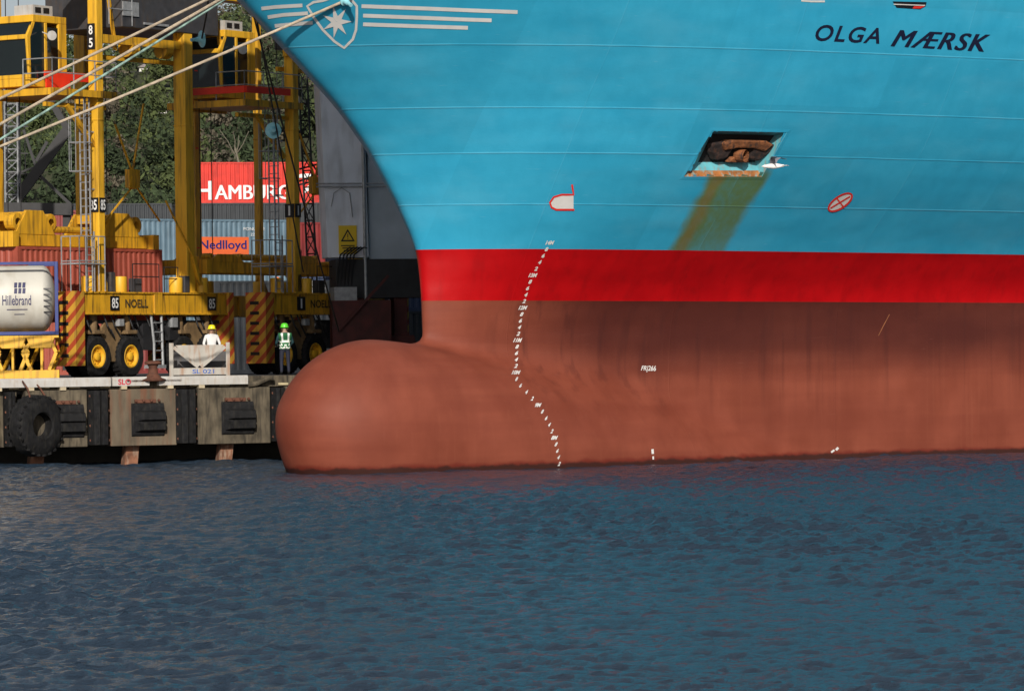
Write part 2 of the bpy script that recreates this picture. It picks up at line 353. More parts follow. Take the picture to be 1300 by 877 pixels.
    brown = MX(stain, brown, (.055, .012, .009))
    plates = n.new('ShaderNodeTexBrick')  # faint plate courses
    lightst = M('MULTIPLY', MR(NZ(3.5, (1.6, 1.6, .05), 3, (7, 1, 9)), .58, .7, 0, .1), MR(z, 5.2, 1))
    brown = MX(lightst, brown, (.28, .09, .05))
    n.remove(plates)
    wl = MR(M('ADD', z0, M('MULTIPLY', NZ(1.6, (1, 1, .2), 4), .25)), .42, .26)
    brown = MX(M('MULTIPLY', wl, .8), brown, (.12, .014, .008))
    slime = MR(M('ADD', z0, M('MULTIPLY', NZ(2.5, (1, 1, .2), 4), .2)), .3, .2)
    brown = MX(M('MULTIPLY', slime, .85), brown, (.025, .011, .008))
    # rust streak from the anchor pocket, along the section
    sw = M('ADD', s, M('MULTIPLY', M('SUBTRACT', NZ(1.1, (1, 1, .35), 3), .5), .7))
    w1 = M('MULTIPLY', MR(sw, STK[0] - .1, STK[0] + .3), MR(sw, STK[0] + 1.15, STK[0] + .55))
    w2 = M('MULTIPLY', MR(sw, STK[0] + .7, STK[1] - .3, 0, .8), MR(sw, STK[1] + .2, STK[1] - .25))
    zz = M('MULTIPLY', MR(z0, STK[3] + .35, STK[3] - .1), MR(M('ADD', z0, M('MULTIPLY', sw, -.55)), STK[2] - 1.2 - .55 * STK[1], STK[2] + 1.6 - .55 * STK[1], .2, 1))
    zz = M('MULTIPLY', zz, MR(z, ZBR - .01, ZBR + .01)); fine = MR(NZ(3.2, (2., 2., .07), 3), .25, .7, .82, 1)
    blue = MX(M('MULTIPLY', M('MULTIPLY', M('MAXIMUM', w1, M('MAXIMUM', w2, M('MULTIPLY', w1, .2))), zz), M('MULTIPLY', fine, .7)), blue, (.15, .155, .03))
    wall = M('MULTIPLY', MR(sw, STK[0] - .1, STK[0] + .3), MR(sw, STK[1] + .2, STK[1] - .2))
    blue = MX(M('MULTIPLY', M('MULTIPLY', wall, zz), M('MULTIPLY', fine, .9)), blue, (.1, .17, .055))
    rd = M('MULTIPLY', M('MULTIPLY', MR(sw, STK[0] + .1, STK[0] + .35), MR(sw, STK[0] + .8, STK[0] + .5)), zz)
    blue = MX(M('MULTIPLY', rd, .35), blue, (.26, .1, .015))
    # plate seams
    seam = None
    for zs in SEAMS:
        wv = M('ADD', z, M('MULTIPLY', NZ(.8, (1, 1, 1), 2), .02)); d = M('ABSOLUTE', M('SUBTRACT', wv, zs + .01)); k = MR(d, .03, .008)
        seam = k if seam is None else M('MAXIMUM', seam, k)
    for ss in (2.6, 8.4, 14.6, 20.5):
        d = M('ABSOLUTE', M('SUBTRACT', s, ss)); k = MR(d, .024, .008, 0, .35); seam = M('MAXIMUM', seam, k)
    patch = MR(NZ(.6, (1, 1, 3), 2, (2, 2, 2)), .35, .6, .1, .75)
    blue = MX(M('MULTIPLY', seam, M('MULTIPLY', patch, .5)), blue, (.16, .5, .65))
    isred = M('GREATER_THAN', ZBR, z); isbr = M('GREATER_THAN', ZRB, z)
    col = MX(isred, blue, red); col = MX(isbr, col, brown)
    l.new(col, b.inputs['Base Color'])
    l.new(MX(isbr, (.42,) * 3, (.62,) * 3), b.inputs['Roughness']); b.inputs['Specular IOR Level'].default_value = .25
    # buckled plating and weld beads
    big = NZ(.55, (1.2, 1.2, 1.5), 2, (4, 4, 4)); wob = M('SINE', M('MULTIPLY', s, 2 * math.pi / .8)); wob = M('MULTIPLY', wob, MR(NZ(.35, (1, 1, 1), 2, (8, 8, 3)), .45, .65, 0, 1))
    hz = M('SINE', M('MULTIPLY', z, 2 * math.pi / .75)); hz = M('MULTIPLY', hz, MR(NZ(.4, (1, 1, 1), 2, (1, 8, 5)), .4, .65, 0, 1))
    ht = M('ADD', M('MULTIPLY', big, .022), M('ADD', M('MULTIPLY', wob, .0022), M('MULTIPLY', hz, .0045)))
    ht = M('ADD', ht, M('MULTIPLY', seam, .007)); ht = M('ADD', ht, M('MULTIPLY', NZ(14, (1, 1, 1), 3), .002))
    bp = n.new('ShaderNodeBump'); bp.inputs['Strength'].default_value = 1; bp.inputs['Distance'].default_value = 1.; l.new(ht, bp.inputs['Height']); l.new(bp.outputs[0], b.inputs['Normal'])
    return m
TRIM = 0.009; ZBR = 6.80; ZRB = 5.22; SEAMS = (8.15, 9.68, 11.02, 12.82)
tl, tr, bl, br = [sz(*p)[1] for p in ((893, 222), (962, 222), (852, 316), (925, 316))]
STK = (min(tl.x, bl.x) + .1, max(tr.x, br.x) - .1, bl.z, tl.z)
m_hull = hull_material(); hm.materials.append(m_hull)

BV = BV0
def drape(mb, vs, fs, quad, mi=0, off=.012):
    """lay a flat outline (0..1 box) on the plating so its corners stand at four photo points TL,TR,BR,BL"""
    TL, TR, BR, BL = [Vector(q) for q in quad]; out = []
    for a, b in vs:
        p = (BL * (1 - a) + BR * a) * (1 - b) + (TL * (1 - a) + TR * a) * b
        h, nr = hull_hit(p.x, p.y, BV)
        if h is None: out.append(out[-1] if out else Vector((0, 0, -1))); continue
        if nr.dot(ray(p.x, p.y)) > 0: nr = -nr
        out.append(HMI @ (h + nr * off))
    mb.add(out, fs, mi)
def pix_strip(mb, pts, w, mi=0, closed=False, off=.012, step=6.):   # painted line through photo points, w px wide
    pts = [Vector(p) for p in pts]
    if closed: pts.append(pts[0])
    fine = [pts[0]]
    for a, b in zip(pts, pts[1:]):
        k = max(1, int((b - a).length / step)); fine += [a + (b - a) * (i + 1) / k for i in range(k)]
    n = len(fine); vs = []; fs = []
    for i, p in enumerate(fine):
        if closed and i in (0, n - 1): d = ((fine[1] - fine[0]).normalized() + (fine[-1] - fine[-2]).normalized())
        else: d = fine[min(i + 1, n - 1)] - fine[max(i - 1, 0)]
        d = d.normalized(); pr = Vector((-d.y, d.x)) * w / 2; vs += [p + pr, p - pr]
    fs = [(2 * i, 2 * i + 1, 2 * i + 3, 2 * i + 2) for i in range(n - 1)]
    out = []
    hits = [hull_hit(p.x, p.y, BV) for p in vs]; ok = next((x for x in hits if x[0] is not None), None)
    for p, (h, nr) in zip(vs, hits):
        if h is None: h, nr = ok; nr = nr.copy()
        if nr.dot(ray(p.x, p.y)) > 0: nr = -nr
        out.append(HMI @ (h + nr * off))
    mb.add(out, fs, mi)
def pix_poly(mb, pts, mi=0, off=.012, grid=True):
    b = bmesh.new(); vs = [b.verts.new((x, y, 0)) for x, y in pts]; b.faces.new(vs); bmesh.ops.triangulate(b, faces=b.faces)
    for _ in range(3): bmesh.ops.subdivide_edges(b, edges=[e for e in b.edges if e.calc_length() > 12], cuts=1); bmesh.ops.triangulate(b, faces=b.faces)
    b.verts.index_update(); out = []
    for v in b.verts:
        h, nr = hull_hit(v.co.x, v.co.y, BV)
        if h is None: h = P(v.co.x, v.co.y, 125); nr = Vector((0, -1, 0))
        if nr.dot(ray(v.co.x, v.co.y)) > 0: nr = -nr
        out.append(HMI @ (h + nr * off))
    mb.add(out, [tuple(v.index for v in f.verts) for f in b.faces], mi); b.free()

m_hw = mat('hull_white', (.68, .67, .64), .5, var=.1, scale=2); m_hn = mat('hull_navy', (.008, .01, .035), .5, var=.1)
m_hr = mat('hull_red_mark', (.7, .03, .02), .5, var=.1)
mb = MB(); t = text2d('OLGA', size=1, shear=.12, bold=.018, squeeze=1.2, spacing=1.15); drape(mb, *t, [(1038, 31), (1122, 36), (1116, 56), (1033, 52)])
t = text2d('MÆRSK', size=1, shear=.12, bold=0, squeeze=1.2, spacing=1.12)
for k in range(5): q = (k - 2) * .45; drape(mb, *t, [(1141 + q, 38), (1256 + q, 44), (1248 + q, 66), (1131 + q, 59)], off=.010 + .002 * k)
mb.build('name_lettering', m_hn, ship, fix=False)
mb = MB(); sh = [(390, 8), (398, 3), (410, 1), (419, -2), (428, -6), (437, -3), (448, 2), (453, 8), (453, 22), (452, 38), (448, 50), (437, 61), (425, 53), (410, 38), (399, 23)]
pix_strip(mb, sh, 3.2, closed=True)
star = []; SC = (427.5, 28)
for i in range(14):
    rr = 21 if i % 2 == 0 else 7.5; a = -math.pi / 2 - .25 + i * math.pi / 7; star.append((SC[0] + rr * math.cos(a) * .92, SC[1] + rr * math.sin(a)))
for i in range(0, 14, 2): pix_poly(mb, [SC, star[i - 1], star[i], star[i + 1]], off=.012 + .0006 * i)
mb.build('star_emblem', m_hw, ship, fix=False)
for pts, w in (([(332, 11), (350, 9), (384, 7)], 4.6), ([(340, 22), (360, 19), (391, 17)], 4.6), ([(349, 33), (370, 31), (397, 29)], 4.6),
            ([(459, 8), (540, 11), (600, 13.5), (657, 15.5)], 4.8), ([(461, 20), (540, 23), (590, 25), (624, 26)], 4.8), ([(461, 31), (530, 33.5), (594, 35.5)], 4.8)):
    mb = MB(); pix_strip(mb, pts, w); mb.build('bow_stripe', m_hw, ship, fix=False)
# bulb symbol and thruster symbol
mb = MB(); pts = [(728, 265), (704, 265), (698, 261), (698, 256), (703, 250), (712, 247), (728, 247)]; pix_poly(mb, pts, 1, off=.01)
pix_strip(mb, [(726, 234), (728, 247), (713, 247), (703, 250), (698, 257), (700, 263), (706, 266), (729, 266)], 2.4, off=.02)
mb.build('bulb_mark', [m_hr, m_hw], ship, fix=False)
mb = MB(); el = [(1066.5 + 14.5 * math.cos(a) + 3.5 * math.sin(a), 256.5 - 10 * math.sin(a) - 5.5 * math.cos(a)) for a in [i * math.pi / 12 for i in range(24)]]
pix_poly(mb, el, 1, off=.01); pix_strip(mb, el, 2.3, closed=True, off=.02); pix_strip(mb, [(1054, 264), (1079, 249)], 1.8, off=.02); pix_strip(mb, [(1061, 250), (1071, 263)], 1.8, off=.02)
mb.build('thruster_mark', [m_hr, m_hw], ship, fix=False)
# draft marks
curve = [(698, 308), (691, 322), (684, 335), (676, 350), (669, 368), (664, 389), (660, 411), (657, 432), (655.5, 452), (655, 473), (656, 484), (663, 492), (675, 505), (685, 517), (693, 530), (700, 545), (705, 560), (708, 574), (710, 588)]
ys = [c[1] for c in curve]; xs = [c[0] for c in curve]
labs = {308: '14M', 350: '13M', 391: '12M', 432: '11M', 473: '10M', 515: '9M', 556: '8M'}
v = 308.; k = 0; seq = ['M', '8', '6', '4', '2']
while v < 592:
    uu = float(np.interp(v, ys, xs)); mb = MB(); lab = seq[k % 5]
    if lab == 'M': s_ = '%dM' % (14 - k // 5); wd = 9.5
    else: s_ = lab; wd = 3.6
    if v > 480: wd *= .75
    drape(mb, *text2d(s_, size=1, bold=.045), [(uu - wd / 2 + 1.2, v - 2.6), (uu + wd / 2 + 1.2, v - 2.6), (uu + wd / 2 - 1.2, v + 2.6), (uu - wd / 2 - 1.2, v + 2.6)])
    mb.build('draft_mark', m_hw, ship, fix=False); v += 8.25; k += 1
mb = MB(); drape(mb, *text2d('FR|266', size=1, bold=.02), [(815, 464), (833, 464), (832, 473), (813, 472)]); mb.build('frame_mark', m_hw, ship, fix=False)
mb = MB(); pix_strip(mb, [(828, 570), (828.5, 576)], 3); pix_strip(mb, [(829, 579), (829, 583)], 2); mb.build('waterline_mark', m_hw, ship, fix=False)
mb = MB(); pix_strip(mb, [(1055, 574), (1059, 571)], 2.4); pix_strip(mb, [(1061, 571), (1064, 568)], 3); mb.build('waterline_mark', m_hw, ship, fix=False)
mb = MB(); pix_strip(mb, [(1129, 399), (1121, 414), (1115, 426)], 1.0); mb.build('scrape_mark', mat('ochre_scrape', (.26, .09, .035), .7), ship, fix=False)

# anchor pocket
m_pock = mat('pocket_blue', (.12, .42, .48), .5, var=.15, dirt=(.35, .13, .03), dirt_amt=.5)
m_lip = mat('rusty_lip', (.36, .13, .03), .7, var=.5, scale=4, dirt=(.14, .36, .36), dirt_amt=.8)
def hp(u, v, off=0.):
    h, nr = hull_hit(u, v, BV)
    if nr.dot(ray(u, v)) > 0: nr = -nr
    return HMI @ (h + nr * off)
O = [(904, 166), (999, 168), (967, 224), (868, 224)]          # outer opening
nrm = hull_hit(930, 190, BV)[1]
if nrm.dot(ray(930, 190)) > 0: nrm = -nrm
nl = HMI.to_3x3() @ nrm; inw = Vector((0, 1, 0)) * .9 + Vector((-.3, 0, .15)); inw = inw.normalized()
rimN = 8
def rim_loop(scale, off):
    cx = sum(p[0] for p in O) / 4; cy = sum(p[1] for p in O) / 4; L = []
    for i in range(4):
        a = Vector(O[i]); b = Vector(O[(i + 1) % 4])
        for j in range(rimN):
            p = a + (b - a) * j / rimN; p = Vector((cx + (p.x - cx) * scale[0], cy + (p.y - cy) * scale[1])); L.append(hp(p.x, p.y, off))
    return L
Lo = rim_loop((1.09, 1.14), .006); Li = rim_loop((1.0, 1.0), .015); N = len(Lo)
mb = MB(); mb.add(Lo + Li, [(i, (i + 1) % N, N + (i + 1) % N, N + i) for i in range(N)]); rim = mb.build('pocket_rim', m_hull, ship, smooth=False, fix=False)
mid = [p + inw * .02 for p in Li]
cb = sum(Li, Vector()) / N
BQ = [Vector(q) for q in ((903, 170), (983, 172), (958, 206), (886, 206))]
Lb = []
for i in range(4):
    for j in range(rimN):
        q = BQ[i] + (BQ[(i + 1) % 4] - BQ[i]) * j / rimN; h_, n_ = hull_hit(q.x, q.y, BV); Lb.append(HMI @ (h_ + ray(q.x, q.y) * .6))
Lm = [a + (b - a) * .42 for a, b in zip(Li, Lb)]
mb = MB(); fs = []; mi = []
mb.add(Li + Lm + Lb, [(i, (i + 1) % N, N + (i + 1) % N, N + i) for i in range(N)] + [(N + i, N + (i + 1) % N, 2 * N + (i + 1) % N, 2 * N + i) for i in range(N)])
for i in range(N): mb.m[i] = 1 if i // rimN == 2 else 0
mb.build('pocket_wall', [m_pock, m_lip], ship, fix=False)
mb = MB(); mb.add([p for p in Lb], [tuple(range(N))]); mb.build('pocket_back', mat('hawse_shade', (.015, .012, .012), .9), ship, fix=False)  # near-black back paints in the shade deep inside the pocket
# anchor: crown, flukes and shank stowed in the pocket
m_anch = mat('rusty_anchor', (.24, .085, .028), .85, var=.6, scale=4, bump=1., bscale=9, dirt=(.025, .017, .015), dirt_amt=1)
cb = sum(Lb, Vector()) / N; ex = (Lb[rimN] - Lb[0]).normalized(); ez = (Lb[0] - Lb[3 * rimN]).normalized(); c0 = cb - inw * .22 + Vector((0, 0, -.02)); ex = ex * 1.18; ez = ez * 1.08
m_fluke = mat('dark_fluke', (.03, .02, .018), .9, var=.6, scale=4, bump=1, bscale=8, dirt=(.12, .045, .02), dirt_amt=.5)
anchor = empty('anchor', (0, 0, 0)); anchor.parent = ship
mb = MB(); mb.prism([(-.75, .22), (-.5, .34), (.5, .34), (.75, .22), (.6, -.02), (.25, .08), (-.25, .08), (-.6, -.02)], c0 - inw * .2, ex, ez, inw * .35); o = mb.build('crown', m_anch, anchor, bevel=.05)
for sg in (-1, 1):
    mb = MB(); mb.prism([(sg * .95, .2), (sg * .55, .3), (sg * .3, .1), (sg * .35, -.3), (sg * .62, -.38), (sg * .85, -.1)], c0 - inw * .1, ex, ez, inw * .3); mb.build('fluke', m_fluke, anchor, bevel=.07)
mb = MB(); mb.lathe([(0, -.1), (.16, -.08), (.2, .05), (.2, .3)], c0 + ez * -.18 + ex * -.02, -inw, 14); mb.prism([(-.3, -.42), (.3, -.42), (.2, -.2), (-.22, -.24)], c0 - inw * .15, ex, ez, inw * .2); mb.build('shank', m_anch, anchor, bevel=.03)
# fairlead slots at the top right
mb = MB(); pix_poly(mb, [(1133, 2), (1176, 3), (1175, 8), (1168, 12), (1138, 10)], 0, off=.015); pix_strip(mb, [(1134, 5.5), (1174, 7)], 1.2, 1, off=.025); pix_poly(mb, [(1160, 8), (1174, 8), (1168, 11), (1158, 11)], 2, off=.02)
mb.build('fairlead', [m_black, m_hw, m_hr], ship, fix=False)
mb = MB(); pix_strip(mb, [(1017, 1), (1030, 2), (1047, 2)], 2.4); mb.build('fairlead', m_hw, ship, fix=False)

# ------------------------------------------------------------------ water
def water():
    nx, ny = 480, 1500
    ya = np.concatenate([30 + 122 * np.linspace(0, 1, ny) ** 1.25]); xi = np.linspace(-1, 1, nx)
    Y = np.repeat(ya[:, None], nx, 1); X = xi[None, :] * (Y * .14 + 4)
    X0, Y0 = X.copy(), Y.copy(); Zh = np.zeros_like(X); DX = np.zeros_like(X); DY = np.zeros_like(X)
    for i in range(130):
        lam = .16 * (2.2 / .16) ** (rng.random() ** 1.2); k = 2 * math.pi / lam
        th = R(70) + rng.normal() * .7; sl = .07 * (1 if lam < .42 else (.42 / lam) ** .9); A = sl / k
        kx, ky = k * math.cos(th), k * math.sin(th); ph = kx * X0 + ky * Y0 + rng.random() * 6.28
        gate = np.clip((lam / (Y0 * .0045 + .05) - .0), 0, 1)
        c = np.cos(ph); s = np.sin(ph); Zh += A * c * gate; DX -= A * math.cos(th) * s * gate * .8; DY -= A * math.sin(th) * s * gate * .8
    for i in range(14):
        lam = 3 + 6 * rng.random(); k = 2 * math.pi / lam; th = R(60) + rng.normal() * .5; A = .012 / k
        Zh += A * np.cos(k * math.cos(th) * X0 + k * math.sin(th) * Y0 + rng.random() * 6.28)
    patch = .8 + .4 * np.sin(X0 * .21 + 1.3 + .6 * np.sin(Y0 * .07)) * np.sin(Y0 * .09 + X0 * .05)
    edge = np.clip((1 - np.abs(xi)[None, :]) * 12, 0, 1) * np.clip((Y0 - 30) / 3, 0, 1) * np.clip((152 - Y0) / 6, 0, 1); e = edge * patch
    Zh *= e; X = X + DX * e; Y = Y + DY * e
    V = np.stack([X, Y, Zh], -1).reshape(-1, 3)
    i = np.arange(ny - 1)[:, None] * nx + np.arange(nx - 1)[None, :]; Qd = np.stack([i, i + 1, i + nx + 1, i + nx], -1).reshape(-1, 4)
    vs = V.tolist(); fs = Qd.tolist(); o = len(vs)
    a0 = 30 * .14 + 4; a1 = 152 * .14 + 4
    vs += [[-a0, 30, 0], [a0, 30, 0], [a1, 152, 0], [-a1, 152, 0], [-900, -200, 0], [900, -200, 0], [900, 600, 0], [-900, 600, 0]]
    fs += [[o + 4, o + 5, o + 1, o], [o + 5, o + 6, o + 2, o + 1], [o + 6, o + 7, o + 3, o + 2], [o + 7, o + 4, o, o + 3]]
    me = bpy.data.meshes.new('water'); me.from_pydata(vs, [], fs); me.polygons.foreach_set('use_smooth', [True] * len(fs))
    ob = bpy.data.objects.new('water', me); C.objects.link(ob); tag(ob, 'choppy dark blue harbour water in front of the ship', kind='structure')
    m = bpy.data.materials.new('sea_water'); m.use_nodes = True; n = m.node_tree.nodes; l = m.node_tree.links; b = n['Principled BSDF']
    b.inputs['Base Color'].default_value = (.026, .044, .068, 1); b.inputs['Roughness'].default_value = .1; b.inputs['IOR'].default_value = 1.33
    tc = n.new('ShaderNodeTexCoord'); n1 = n.new('ShaderNodeTexNoise'); n1.inputs['Scale'].default_value = 11; n1.inputs['Detail'].default_value = 6; n1.inputs['Roughness'].default_value = .6
    l.new(tc.outputs['Object'], n1.inputs[0]); bp = n.new('ShaderNodeBump'); bp.inputs['Strength'].default_value = 1; bp.inputs['Distance'].default_value = .055
    l.new(n1.outputs[0], bp.inputs['Height']); l.new(bp.outputs[0], b.inputs['Normal'])
    me.materials.append(m)
water()

# ------------------------------------------------------------------ quay
QA = R(20); qe = Vector((math.cos(QA), math.sin(QA), 0)); qm = Vector((math.sin(QA), -math.cos(QA), 0))
DZ = 2.93
q0 = P(170, 480, 137.2); q0 = Vector((q0.x, q0.y, 0))
def qx(u):                      # distance along the quay edge for photo column u
    d = ray(u, 480); dd = Vector((d.x, d.y)); a = Vector((q0.x, q0.y)); e = Vector((qe.x, qe.y))
    den = dd.x * -e.y + dd.y * e.x; t = (a.x * -e.y + a.y * e.x) / den; p = dd * t; return (p - a).dot(e)
QM = Matrix((qe, -qm, Vector((0, 0, 1)))).transposed().to_4x4(); QM.translation = q0     # local x along, y inland, z up
def qempty(name, x, y, z, **k):
    p = QM @ Vector((x, y, z)); return empty(name, p, QA, **k)
mb = MB(); mb.box(-220, 260, .35, 420, DZ - .5, DZ); o = mb.build('quay_deck', m_asph); o.matrix_world = QM; tag(o, 'flat asphalt deck of the container quay', kind='structure')
qw = empty('quay_wall', q0, QA, label='stained concrete quay wall on rusty piles with square face panels', cat='quay wall')
mb = MB(); mb.box(-60, 90, 0, .349, 2.55, DZ); mb.build('coping', m_conc, qw, bevel=.02)
mb = MB(); mb.box(-60, 90, 2.6, 3.0, -1, 2.42); mb.build('void_backing', mat('void_shade_dark', (.035, .033, .028), .9), qw)  # added dark wall, its colour keeps the void under the panels in shade
x_m = [qx(u) for u in (-88, 32, 138, 247, 362, 476, 590)]; 
for i, u in enumerate((-88, 30, 137, 248, 360, 472, 585)):
    x0 = qx(u); x1 = qx(u + (78 if u == 30 else 84 if u < 200 else 92))
    mb = MB(); mb.box(x0, x1, -.25, .34, .62, 2.545); mb.build('face_panel', m_conc_r if u == 137 else m_conc, qw, bevel=.03)
    mb = MB(); mb.box(x1 + .0, x1 + .66, .0, .34, .66, 2.5); mb.build('recess_panel', m_conc, qw)
for u in (-73, 47, 167, 287, 400, 520):
    x = qx(u); mb = MB(); mb.beam((x - .12, .45, -1), (x + .12, .4, 1.2), .5, .45); mb.build('pile', mat('rusty_pile', (.23, .1, .055), .9, var=.5, scale=4, bump=.6, bscale=8, dirt=(.5, .4, .3)), qw)
mb = MB()
for x in np.arange(-60, 90, 1.05): mb.box(x, x + .35, -.06, -.002, 2.6, 2.68)
mb.build('bracket_row', mat('pale_brackets', (.5, .42, .25), .8), qw)

# rubber fenders
fl = ['leftmost black upright rubber fender, half hidden by the big tyre', 'black upright rubber fender right of the big tyre', 'black upright rubber fender below the white cargo cradle', 'shaded black upright fender just left of the bulb']
for (u0, u1), lb in zip(((3, 16), (109, 135), (220, 246), (341, 358)), fl):
    x0, x1 = qx(u0), qx(u1); r = qempty('upright_fender', (x0 + x1) / 2, -.3, .68, label=lb, cat='fender', group='upright rubber fenders on the quay wall'); w_ = x1 - x0
    mb = MB(); pr = [(-w_ / 2, .29), (-w_ / 2, .0), (-w_ * .33, -.32), (-w_ * .06, -.36), (0, -.24), (w_ * .06, -.36), (w_ * .33, -.32), (w_ / 2, 0), (w_ / 2, .29)]
    mb.prism(pr, (0, 0, 0), (1, 0, 0), (0, 1, 0), (0, 0, 1.83))
    for z_ in (.15, .65, 1.15, 1.65):
        for s_ in (-1, 1): mb.lathe([(0, .05), (.045, .05), (.045, 0)], (s_ * w_ * .44, -.06, z_), (0, -1, 0), 8, 1)
    mb.build('rubber_block', [m_rub, m_rust], r, bevel=.012)
fl = ['arched rubber fender behind the right side of the big tyre', 'arched rubber fender on the rust stained panel below the rusty bollard', 'arched rubber fender on the panel nearest the bulbous bow']
for u, lb in zip((82, 184, 298), fl):
    x = qx(u); r = qempty('arch_fender', x, -.26, 1.45, label=lb, cat='fender', group='arched rubber fenders on the quay panels')
    mb = MB(); prof = [(.62, 0), (.5, -.06), (.36, -.08), (.3, -.3), (.05, -.33), (.0, -.2), (-.05, -.33), (-.3, -.3), (-.36, -.08), (-.46, -.06), (-.52, 0)]
    # profile in z,y extruded along x, left end cut to a V
    n_ = len(prof); xs0 = [-.6, -.55, -.5, -.28, -.25, -.45, -.25, -.28, -.5, -.55, -.6]
    L = [(xs0[i] * .95, prof[i][1], prof[i][0]) for i in range(n_)]; Rr = [(.58, prof[i][1], prof[i][0]) for i in range(n_)]
    mb.add(L + Rr, [tuple(range(n_)), tuple(range(2 * n_ - 1, n_ - 1, -1))] + [(i, (i + 1) % n_, n_ + (i + 1) % n_, n_ + i) for i in range(n_)]); mb.build('rubber_arch', m_rub, r, bevel=.015)
    mb = MB(); mb.box(-.45, .3, -.05, 0, .62, .74)
    for k in range(4): mb.lathe([(0, .07), (.045, .07), (.05, 0)], (-.42 + k * .27, -.05, .7), (0, -1, 0), 8)
    mb.build('bolt_plate', m_rust, r)
# tyre fender
p = QM @ Vector((qx(40), -.62, 1.37)); ty = empty('tyre_fender', p, QA + R(28), label='huge worn tractor tyre hung on the quay wall as a fender', cat='tyre')
mb = MB(); prof = [(.42, -.3), (.46, -.36), (.7, -.37), (.93, -.3), (1.03, -.2), (1.04, .2), (.93, .3), (.7, .37), (.46, .36), (.42, .3), (.5, .22), (.55, 0), (.5, -.22), (.42, -.3)]
mb.lathe(prof, (0, 0, 0), (0, 1, 0), 48)
for k in range(26):
    a = k * math.tau / 26; c_, s_ = math.cos(a), math.sin(a)
    for sd_ in (-1, 1):
        a2 = a + .09 * sd_; mb.beam(Vector((math.cos(a2) * 1.0, sd_ * .04, math.sin(a2) * 1.0)), Vector((math.cos(a2 + .1) * .99, sd_ * .32, math.sin(a2 + .1) * .99)), .09, .07, up=(c_, 0, s_))
mb.build('tread', m_rub, ty, smooth=True)
mb = MB()
for s_ in (-.35, .35): mb.tube([(s_, -.1, .95), (s_ * .8, .1, 1.25), (s_ * .7, .4, 1.5)], .03, 6)
mb.build('chain', m_rust, ty)

# white kerb beams along the edge
for u0, u1, lb in ((-60, 138, 'long white kerb beam on the quay edge left of the red letters'), (140, 187, 'short white kerb beam with red letters beside the rusty bollard'), (199, 312, 'white kerb beam on the quay edge in front of the cargo cradle')):
    x0, x1 = qx(u0), qx(u1); r = qempty('kerb_beam', (x0 + x1) / 2, .06, 2.79, label=lb, cat='kerb', group='white kerb beams along the quay edge'); h = (x1 - x0) / 2
    mb = MB(); mb.prism([(-.16, -.14), (-.16, .1), (-.1, .17), (.12, .17), (.18, .1), (.18, -.14)], (-h, -.2, 0), (0, 1, 0), (0, 0, 1), (2 * h, 0, 0)); mb.build('rail', m_white, r, bevel=.01)
    mb = MB()
    for k in range(int(2 * h / 1.1)): mb.box(-h + .3 + k * 1.1, -h + .5 + k * 1.1, -.38, .02, -.25, -.142)
    mb.build('support_blocks', mat('pale_blocks', (.5, .42, .28), .8), r)
    if u0 == 140:
        mb = MB(); flat_text(mb, 'SLO', (-.45, -.363, -.1), (.45, 0, 0), (0, 0, .2), bold=.03); mb.build('lettering', mat('red_lettering', (.5, .02, .04), .6), r)
p = qx(193); r = qempty('bollard', p, .3, DZ - .12, label='rusty brown mooring bollard on the quay edge', cat='bollard')
mb = MB(); mb.lathe([(0, 0), (.42, 0), (.44, .05), (.3, .1), (.17, .25), (.15, .48), (.2, .56), (.29, .58), (.29, .64), (.2, .68), (0, .69)], (0, -.45, .0), (0, 0, 1), 20); mb.build('post', m_rust, r, smooth=True)
mb = MB(); mb.box(-.95, .95, -.6, .0, -.03, .04); mb.build('base_plate', m_rust, r)
mb = MB(); pts = [QM @ Vector((qx(a), -.3, zz_)) for a, zz_ in ((312, 2.62), (322, 2.66), (332, 2.78), (338, 2.85), (344, 2.84))]; mb.tube(pts, .09, 8)
tag(mb.build('bent_pipe', m_conc, smooth=True), 'short bent grey pipe lying at the end of the white kerb', 'pipe')

